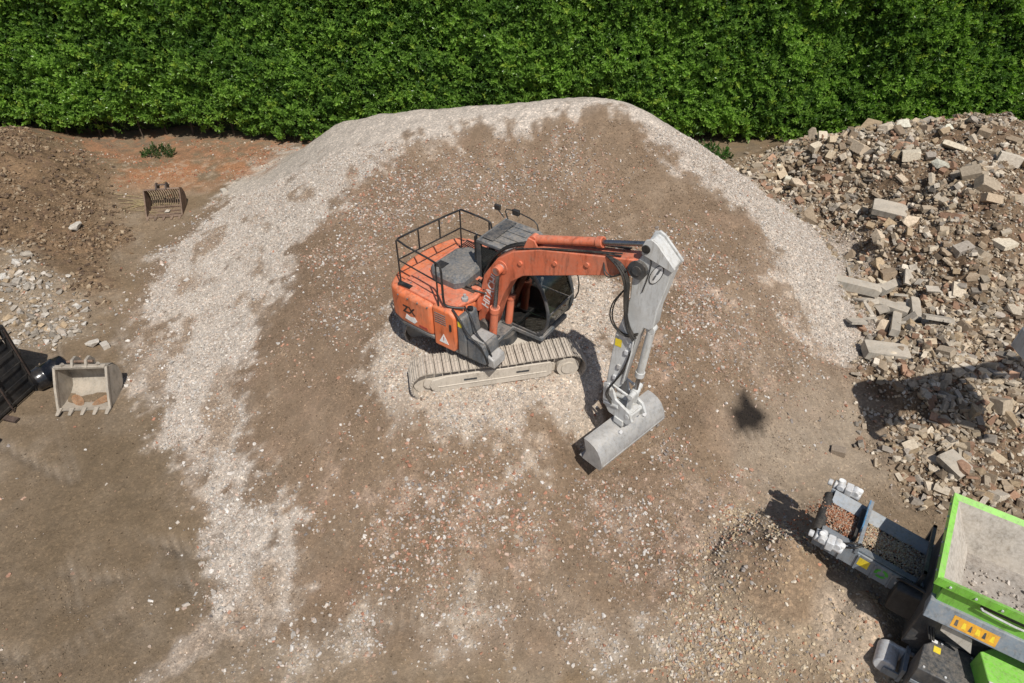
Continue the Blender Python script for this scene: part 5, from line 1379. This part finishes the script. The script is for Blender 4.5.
# slanting leg and end drum
q = MB(); q.hexa([(.34, .10, .55), (.50, .10, .55), (.50, .26, .55), (.34, .26, .55), (.16, .62, 1.55), (.36, .62, 1.55), (.36, .84, 1.55), (.16, .84, 1.55)])
q.build('support_leg', 'dark_grey', CR, .015)
q = MB(); q.cyl((.06, -.18, .56), (.06, .24, .56), .17, n=22); q.box(.02, .42, .16, .22, .40, .74); dr = q.build('end_drum', 'motor_grey', CR, .02)
q = MB(); q.box(.28, .34, -.22, .26, .40, .78); q.box(.05, .30, -.22, -.19, .44, .60); q.build('drum_bracket', 'conveyor_grey', dr)
for y0 in (.05, 1.35):
    q = MB(); q.prism([(.55, .0), (3.0, .0), (3.3, .25), (3.3, .45), (3.05, .66), (.60, .66), (.36, .45), (.36, .22)], y0, y0 + .42); q.build('crawler_track', 'black', CR, .03)
# --- discharge conveyor
def cz(x): return 1.86 + (x + 1.6) * (-.17)
cv = MB()
for yy, fl in ((.84, -1), (1.86, 1)):
    cv.hexa([(-1.62, yy - .02, cz(-1.62) - .42), (.45, yy - .02, cz(.45) - .42), (.45, yy + .02, cz(.45) - .42), (-1.62, yy + .02, cz(-1.62) - .42),
             (-1.62, yy - .02, cz(-1.62) - .02), (.45, yy - .02, cz(.45) - .02), (.45, yy + .02, cz(.45) - .02), (-1.62, yy + .02, cz(-1.62) - .02)])
cvo = cv.build('conveyor_frame', 'conveyor_grey', CR, .01)
for yy, sgn in ((.86, 1), (1.84, -1)):
    q = MB(); q.hexa([(-1.55, yy, cz(-1.55) - .015), (.45, yy, cz(.45) - .015), (.45, yy + sgn * .20, cz(.45) - .13), (-1.55, yy + sgn * .20, cz(-1.55) - .13),
                      (-1.55, yy, cz(-1.55) + .01), (.45, yy, cz(.45) + .01), (.45, yy + sgn * .21, cz(.45) - .105), (-1.55, yy + sgn * .21, cz(-1.55) - .105)])
    q.build('belt_skirt', 'conveyor_grey', cvo)
q = MB()
bl = []
for yy, dz in ((.90, -.06), (1.08, -.13), (1.35, -.17), (1.62, -.13), (1.80, -.06)): bl.append((yy, dz))
vv, ff = [], []
for xk in (-1.58, -.8, 0, .45):
    for yy, dz in bl: vv.append((xk, yy, cz(xk) + dz - .02))
for a_ in range(3):
    for b_ in range(4): ff.append((a_ * 5 + b_, a_ * 5 + b_ + 1, a_ * 5 + b_ + 6, a_ * 5 + b_ + 5))
q.add(vv, ff); belt = q.build('belt', 'hose', cvo)
q = MB(); q.cyl((-1.60, .88, cz(-1.6) - .16), (-1.60, 1.82, cz(-1.6) - .18), .10, n=20); q.build('head_drum', 'hose', cvo)
for yy, sgn in ((.70, -1), (2.0, 1)):
    q = MB()
    q.cyl((-1.62, yy, cz(-1.6) - .03), (-1.15, yy, cz(-1.2) - .03), .085, n=16)
    q.cyl((-1.64, yy, cz(-1.6) - .03), (-1.72, yy, cz(-1.6) - .03), .06, n=14)
    q.cyl((-1.50, yy - .11, cz(-1.5) + .03), (-1.50, yy + .11, cz(-1.5) + .03), .065, n=14)
    q.cyl((-1.25, yy - .08, cz(-1.3) + .04), (-1.25, yy + .08, cz(-1.3) + .04), .07, n=14)
    q.box(-1.42, -1.30, yy - .10, yy + .10, cz(-1.4) - .12, cz(-1.4) + .08)
    mo_ = q.build('drive_motor', 'motor_grey', cvo, .012)
    for xx in (-1.52, -1.18):
        q = MB(); q.cyl((xx, yy + sgn * .02, cz(xx) + .07), (xx, yy + sgn * .02, cz(xx) + .12), .05, n=12); q.build('motor_cap', 'white', mo_)
for k in range(7):
    q = MB(); q.box(-1.45 + k * .28, -1.42 + k * .28, .795, .82, cz(-1.45 + k * .28) - .41, cz(-1.45 + k * .28) - .05); q.build('frame_rib', 'conveyor_grey', cvo)
q = MB(); q.tube([(-1.15, .70, 1.85), (-1.0, .66, 1.98), (-.90, .78, 2.0), (-.96, .9, 1.85)], .018, 6, 2); q.tube([(-1.18, .76, 1.85), (-1.02, .74, 2.02), (-.88, .84, 1.9)], .018, 6, 2); q.build('motor_hose', 'hose', cvo)
q = MB()
q.box(-.98, -.92, .82, 1.90, cz(-.95) + .10, cz(-.95) + .16); q.box(-.98, -.92, .80, .86, cz(-.95) - .05, cz(-.95) + .10); q.box(-.98, -.92, 1.84, 1.90, cz(-.95) - .05, cz(-.95) + .10)
q.build('cross_bar', 'conveyor_grey', cvo, .008)
q = MB(); q.box(-.995, -.975, 1.2, 1.86, cz(-.95) + .02, cz(-.95) + .20); q.build('blue_scraper', 'blue', cvo)
q = MB(); q.box(-1.06, -1.0, 1.05, 1.72, cz(-1) - .10, cz(-1) + .06); q.build('rubber_flap', 'hose', cvo)
def nsk(x, t): return (x, .815, cz(x) - .34 + .28 * t)
q = MB(); q.add([nsk(-.86, .2), nsk(-.68, .2), nsk(-.68, .9), nsk(-.86, .9)], [(0, 1, 2, 3)]); q.build('yellow_sticker', 'yellow', cvo)
# recycling sign: three bent arrows
q = MB()
for k in range(3):
    a0 = R(90 + 120 * k)
    for da, db, w0 in ((.15, .95, .030),):
        ring = []
        for t in (0, .33, .66, 1):
            aa = a0 + R(120) * (da + (db - da) * t)
            ring.append((math.cos(aa), math.sin(aa)))
        for (c1, s1), (c2, s2) in zip(ring, ring[1:]):
            pts = [(c1 * .06, s1 * .06), (c2 * .06, s2 * .06), (c2 * .112, s2 * .112), (c1 * .112, s1 * .112)]
            q.add([(-.47 + u, .812, cz(-.47) - .19 + v) for u, v in pts], [(0, 1, 2, 3)])
q.build('recycling_sign', 'sticker_green', cvo)
q = MB(); q.add([nsk(-.24, .35), nsk(-.12, .35), nsk(-.12, .6), nsk(-.24, .6)], [(0, 1, 2, 3)]); q.build('white_label', 'white', cvo)
q = MB(); q.box(.02, .08, .80, .88, 1.2, 1.95); q.box(.02, .08, 1.84, 1.92, 1.2, 1.95); q.box(.02, .08, .80, 1.92, 1.88, 1.95); q.build('portal_frame', 'dark_grey', CR, .008)
q = MB(); q.hexa([(-.25, .50, 1.10), (.62, .38, 1.10), (.62, .84, 1.10), (-.25, .80, 1.15), (-.22, .66, 1.52), (.60, .46, 1.74), (.60, .82, 1.80), (-.22, .80, 1.55)]); q.build('rubber_curtain', 'black', CR, .04, seg=3)
q = MB(); q.tube([(-.30, .88, 1.5), (.2, .60, 1.80), (.5, .42, 1.78)], .03, 7, 2); q.build('curtain_edge', 'black', CR)
# material on the belt (brick red near the head, pale further back)
n = 5000
xb = rng.uniform(-1.58, .3, n); yb = 1.35 + rng.normal(0, .16, n).clip(-.4, .4)
zb = np.array([cz(v) for v in xb]) - .16 + .06 * (1 - ((yb - 1.35) / .4) ** 2) + rng.random(n) * .03
tb_ = np.where((xb < -.98)[:, None], PAL['red'][rng.integers(0, 5, n)], PAL['heap'][rng.integers(0, 7, n)])
tag(scatter('belt_load', np.c_[xb, yb, zb], rng.uniform(0, 6, (n, 3)), (rng.uniform(.018, .05, n))[:, None] * np.ones((1, 3)), tb_, PEB, belt), kind='stuff')
# crumbs falling off the head drum onto the heap
n = 170
t_ = rng.random(n) ** .8 * .45
xf = 6.13 + math.cos(R(-33)) * (-1.62 - .8 * t_) - math.sin(R(-33)) * (1.45 + rng.normal(0, .09, n))
yf = 5.54 + math.sin(R(-33)) * (-1.62 - .8 * t_) + math.cos(R(-33)) * (1.45 + rng.normal(0, .09, n))
zf = np.maximum(1.80 - 4.9 * t_ ** 2 + rng.normal(0, .03, n), gz(xf, yf) + .02)
fc_ = scatter('falling_crumbs', np.c_[xf, yf, zf], rng.uniform(0, 6, (n, 3)), rng.uniform(.018, .045, n)[:, None] * np.ones((1, 3)), PAL['red'][rng.integers(0, 5, n)], PEB)
tag(fc_, 'brick-red crumbs spilling off the end of the crusher conveyor', 'crumbs', kind='stuff')
# dust and stones left in the hopper
n = 60
xh = rng.uniform(.5, 1.4, n); yh = rng.uniform(.62, 1.2, n)
tag(scatter('hopper_dregs', np.c_[xh, yh, np.full(n, bz + .02)], rng.uniform(0, 6, (n, 3)), (rng.random(n) ** 2 * .08 + .02)[:, None] * np.ones((1, 3)), PAL['pale'][rng.integers(0, 4, n)], PEB, hopo), kind='stuff')

# ------------------------------------------------------------------ second excavator, mostly out of frame at the right: its grab reaches in
E2 = empty('demolition_excavator', (16.6, 8.2, 0), 0, 'second excavator out of frame whose pale steel grab hangs over the rubble at right edge', 'excavator')
q = MB()
for y0 in (-1.45, .75):
    q.prism([(-1.9, .12), (-1.6, -.05), (1.7, -.05), (2.0, .12), (2.1, .45), (1.8, .80), (-1.7, .80), (-2.0, .45)], y0, y0 + .7)
q.build('crawler_track', 'track', E2, .03)
q = MB(); q.prism([(-1.6, -1.3), (1.9, -1.3), (2.3, -.6), (2.3, .6), (1.9, 1.3), (-1.6, 1.3)], 1.0, 2.2, 'z'); q.build('house', 'grey_panel', E2, .06)
q = MB(); q.prism([(-1.75, 1.0), (-.2, 1.0), (-.2, 2.9), (-1.3, 2.9), (-1.8, 2.0)], .15, 1.25); q.build('cab', 'dark_grey', E2, .05)
dv = Vector((10.30, 9.08, 5.2)) - Vector((16.6, 8.2, 0))
el = Vector((13.6, 8.7, 6.9)) - Vector((16.6, 8.2, 0)); ft = Vector((-.9, .1, 1.9))
q = MB(); q.tube([ft, ft.lerp(el, .5) + Vector((0, 0, .35)), el], .24, 4); q.build('boom', 'grey_panel', E2, .03)
q = MB(); q.tube([el + Vector((.2, 0, .1)), dv], .17, 4); q.build('arm', 'arm_grey', E2, .03)
q = MB(); q.cyl(el + Vector((.5, 0, -.6)), dv + Vector((.5, 0, .3)), .07, n=12); q.build('grab_ram', 'arm_grey', E2)
gc = dv
q = MB(); q.cyl(gc + Vector((0, 0, -.05)), gc + Vector((0, 0, -.45)), .20, n=18); q.box(gc.x - .32, gc.x + .32, gc.y - .26, gc.y + .26, gc.z - .72, gc.z - .42)
q.build('grab_head', 'conveyor_grey', E2, .03)
for sgn in (-1, 1):
    q = MB()
    prof2 = [(sgn * .12, -.62), (sgn * .55, -.50), (sgn * .98, -.72), (sgn * 1.20, -1.05), (sgn * 1.22, -1.45), (sgn * .95, -1.62), (sgn * 1.06, -1.15), (sgn * .72, -.86), (sgn * .30, -.80)]
    for yy in (-.62, -.2, .2, .62):
        q.prism([(gc.x + a, gc.z + b_) for a, b_ in prof2], gc.y + yy - .035, gc.y + yy + .035)
    q.prism([(gc.x + sgn * .20, gc.z - .66), (gc.x + sgn * .55, gc.z - .54), (gc.x + sgn * .98, gc.z - .76), (gc.x + sgn * .95, gc.z - .84), (gc.x + sgn * .55, gc.z - .66), (gc.x + sgn * .22, gc.z - .74)], gc.y - .60, gc.y + .60)
    q.prism([(gc.x + sgn * .98, gc.z - .80), (gc.x + sgn * 1.20, gc.z - 1.05), (gc.x + sgn * 1.22, gc.z - 1.45), (gc.x + sgn * 1.15, gc.z - 1.45), (gc.x + sgn * 1.13, gc.z - 1.1), (gc.x + sgn * .95, gc.z - .88)], gc.y - .62, gc.y + .62)
    q.build('grab_jaw', 'arm_grey', E2, .012)
    q = MB(); q.cyl(gc + Vector((sgn * .15, -.3, -.5)), gc + Vector((sgn * .78, -.3, -.62)), .06, n=12); q.cyl(gc + Vector((sgn * .15, .3, -.5)), gc + Vector((sgn * .78, .3, -.62)), .06, n=12)
    q.build('jaw_ram', 'conveyor_grey', E2)
    q = MB(); q.tube([gc + Vector((sgn * .1, -.35, -.3)), gc + Vector((sgn * .6, -.45, -.2)), gc + Vector((sgn * .85, -.35, -.55))], .025, 6, 2); q.build('jaw_hose', 'blue', E2)

# ------------------------------------------------------------------ buckets left in the yard
def bucket_profile():
    return [(0, .05), (.35, .0), (.62, .01), (.84, .10), (.96, .30), (.95, .55), (.82, .76), (.58, .88)]


def digging_bucket(x, y, rz, w):
    t = empty('digging_bucket', (x, y, gzs(x, y) - .01), rz, 'pale worn steel digging bucket with five teeth, opening towards us, on bare earth', 'bucket')
    pf = bucket_profile()
    q = MB(); h = w / 2; n_ = len(pf); th = .03
    vs = [(-h, a, b_) for a, b_ in pf] + [(h, a, b_) for a, b_ in pf]
    vs += [(-h, a + (.0 if a < .5 else th), b_ - th if b_ < .2 else b_ + th * .3) for a, b_ in pf] + [(h, a + (.0 if a < .5 else th), b_ - th if b_ < .2 else b_ + th * .3) for a, b_ in pf]
    fs = []
    for i in range(n_ - 1):
        fs += [(i, i + 1, i + 1 + n_, i + n_), (2 * n_ + i, 3 * n_ + i, 3 * n_ + i + 1, 2 * n_ + i + 1)]
    fs += [(0, n_, 3 * n_, 2 * n_), (n_ - 1, 3 * n_ - 1, 4 * n_ - 1, 2 * n_ - 1)]
    q.add(vs, fs); sh_ = q.build('bucket_shell', 'old_steel', t, smooth=50)
    for sx in (-1, 1):
        q = MB(); q.prism(pf + [(.30, .50), (.06, .12)], sx * (h + .012) - .016, sx * (h + .012) + .016, 'x'); q.build('side_plate', 'old_steel', t, .004)
        q = MB(); q.prism([(-.02, .05), (.07, .08), (.33, .50), (.60, .90), (.54, .92), (.26, .54)], sx * (h + .012) - .028, sx * (h + .012) + .028, 'x'); q.build('side_cutter', 'old_steel', t, .004)
    for k in range(5):
        xt = -h + .02 + k * (w - .04) / 4
        q = MB(); q.hexa([(xt - .055, .05, .02), (xt + .055, .05, .02), (xt + .055, .05, .09), (xt - .055, .05, .09), (xt - .035, -.17, .03), (xt + .035, -.17, .03), (xt + .035, -.17, .055), (xt - .035, -.17, .055)]); q.build('tooth', 'old_steel', t, .006)
    q = MB(); q.box(-h, h, .52, .62, .87, .95); q.build('top_rail', 'old_steel', t, .015)
    for xe in (-.16, .16):
        q = MB(); q.prism([(.50, .93), (.88, .72), (.92, .88), (.80, 1.06), (.62, 1.08)], xe - .03, xe + .03, 'x'); q.build('ear', 'old_steel', t, .008)
    q = MB(); q.cyl((-.30, .66, 1.0), (.30, .66, 1.0), .035, n=12); q.build('ear_pin', 'rust', t)
    q = MB(); q.cyl((-h + .12, .58, .92), (-h + .22, .58, 1.0), .04, n=10); q.cyl((h - .22, .58, .92), (h - .14, .58, 1.0), .04, n=10); q.build('rail_lug', 'old_steel', t)
    for sx, a, b_ in ((-1, .16, .11), (1, .17, .12)):
        q = MB(); q.prism([(sx * h * .52 + a * 1.25 * math.cos(v), .36 + b_ * 1.3 * math.sin(v) + sx * .14 * math.cos(v)) for v in [k * math.pi / 9 for k in range(18)]], .018, .028, 'z'); q.build('rust_stain', 'orange_rust', sh_)
    return t


digging_bucket(-10.18, 11.72, R(3), 1.18)


def slotted_bucket(x, y, rz, w):
    t = empty('slotted_bucket', (x, y, gzs(x, y) - .01), rz, 'rusty brown slotted riddle bucket on the bare ground below the hedge', 'bucket')
    pf = [(0, .05), (.35, .0), (.62, .02), (.84, .12), (.95, .34), (.94, .58), (.82, .80)]
    h = w / 2
    for sx in (-1, 1):
        q = MB(); q.prism(pf + [(.56, .96), (.30, .50), (.06, .12)], sx * h - .02, sx * h + .02, 'x'); q.build('side_plate', 'rust', t, .004)
    nb = 15
    for k in range(nb):
        xb_ = -h + (k + .8) * w / (nb + .6)
        q = MB(); q.tube([(xb_, a, b_) for a, b_ in pf], .015, 5); q.build('bar', 'rust', t)
    for a, b_ in ((.20, .04), (.45, .03), (.70, .08)):
        q = MB(); q.box(-h, h, a - .035, a + .035, b_ - .012, b_ + .022); q.build('cross_bar', 'rust', t)
    q = MB(); q.box(-h, h, -.02, .10, .035, .075); q.build('lip', 'rust', t, .006)
    q = MB(); q.prism([(.56, .96), (.84, .78), (.87, .82), (.60, 1.01)], -h, h, 'x'); q.build('top_plate', 'rust', t)
    for k in range(5):
        xt = -h + .06 + k * (w - .12) / 4
        q = MB(); q.hexa([(xt - .05, .02, .03), (xt + .05, .02, .03), (xt + .05, .02, .09), (xt - .05, .02, .09), (xt - .03, -.20, .03), (xt + .03, -.20, .03), (xt + .03, -.20, .055), (xt - .03, -.20, .055)]); q.build('tooth', 'rust', t)
    for xe in (-.16, .16):
        q = MB(); q.prism([(.55, .98), (.86, .80), (.92, .96), (.80, 1.16), (.66, 1.16)], xe - .025, xe + .025, 'x'); q.build('ear', 'rust_dark', t)
    q = MB(); q.cyl((-.20, .74, 1.09), (.20, .74, 1.09), .03, n=10); q.build('ear_pin', 'rust_dark', t)
    q = MB(); q.add([(-.06, .30, .07), (.10, .28, .08), (.13, .42, .10), (-.02, .46, .09), (.03, .36, .16)], [(0, 1, 4), (1, 2, 4), (2, 3, 4), (3, 0, 4), (0, 3, 2, 1)]); so = q.build('caught_stone', 'concrete', t)
    return t


slotted_bucket(-11.82, 20.95, R(9), 1.16).scale = (1, 1, .8)

# ------------------------------------------------------------------ black steel frame and drum at the left edge
BF = empty('black_steel_frame', (-12.98, 11.95, 0), R(-14), 'tall black steel frame with slatted side cut off by the left picture edge', 'steel frame')
for x0 in (-1.1, 1.12):
    for y0 in (-.80, .80):
        q = MB(); q.box(x0 - .06, x0 + .06, y0 - .06, y0 + .06, -.02, 1.93); q.build('corner_post', 'black', BF, .01)
q = MB(); q.prism([(-1.1, .05), (1.1, .05), (1.1, 1.2), (.9, 1.92), (-1.1, 1.92)], -.78, .78); q.build('frame_body', 'black', BF, .03)
q = MB(); q.box(-1.15, 1.18, -.86, .86, 1.93, 2.02); q.build('top_plate', 'black', BF, .02)
for k in range(5):
    z0 = .20 + k * .38
    q = MB(); q.box(1.165, 1.19, -.80, .80, z0, z0 + .022); q.build('side_bar', 'black', BF)
for y0 in (-.78, .0, .78):
    q = MB(); q.box(1.19, 1.215, y0 - .012, y0 + .012, .0, 1.9); q.build('side_rail', 'rust_dark', BF)
q = MB(); q.box(1.15, 1.55, -.95, -.80, .02, .09); q.box(1.15, 1.50, -.30, -.16, .02, .09); q.build('fork_foot', 'rust_dark', BF, .01)
BD = empty('black_barrel', (-11.42, 12.75, gzs(-11.42, 12.75)), R(55), 'glossy dark plastic barrel lying on its side behind the black steel frame', 'barrel')
q = MB(); rr_ = [(-.42, .0), (-.42, .22), (-.38, .27), (-.2, .29), (-.18, .305), (-.14, .305), (-.12, .29), (.12, .29), (.14, .305), (.18, .305), (.2, .29), (.38, .27), (.42, .22), (.42, 0)]
nn = 24; vs, fs = [], []
for a, r0 in rr_:
    for k in range(nn):
        v = 2 * math.pi * k / nn; vs.append((a, r0 * math.cos(v), .30 + r0 * math.sin(v)))
for i in range(len(rr_) - 1):
    for k in range(nn): fs.append((i * nn + k, i * nn + (k + 1) % nn, (i + 1) * nn + (k + 1) % nn, (i + 1) * nn + k))
q.add(vs, fs); q.build('barrel_body', 'drum', BD, smooth=40)
q = MB(); q.cyl((.42, .12, .36), (.45, .12, .36), .05, n=12); q.build('bung', 'black', BD)
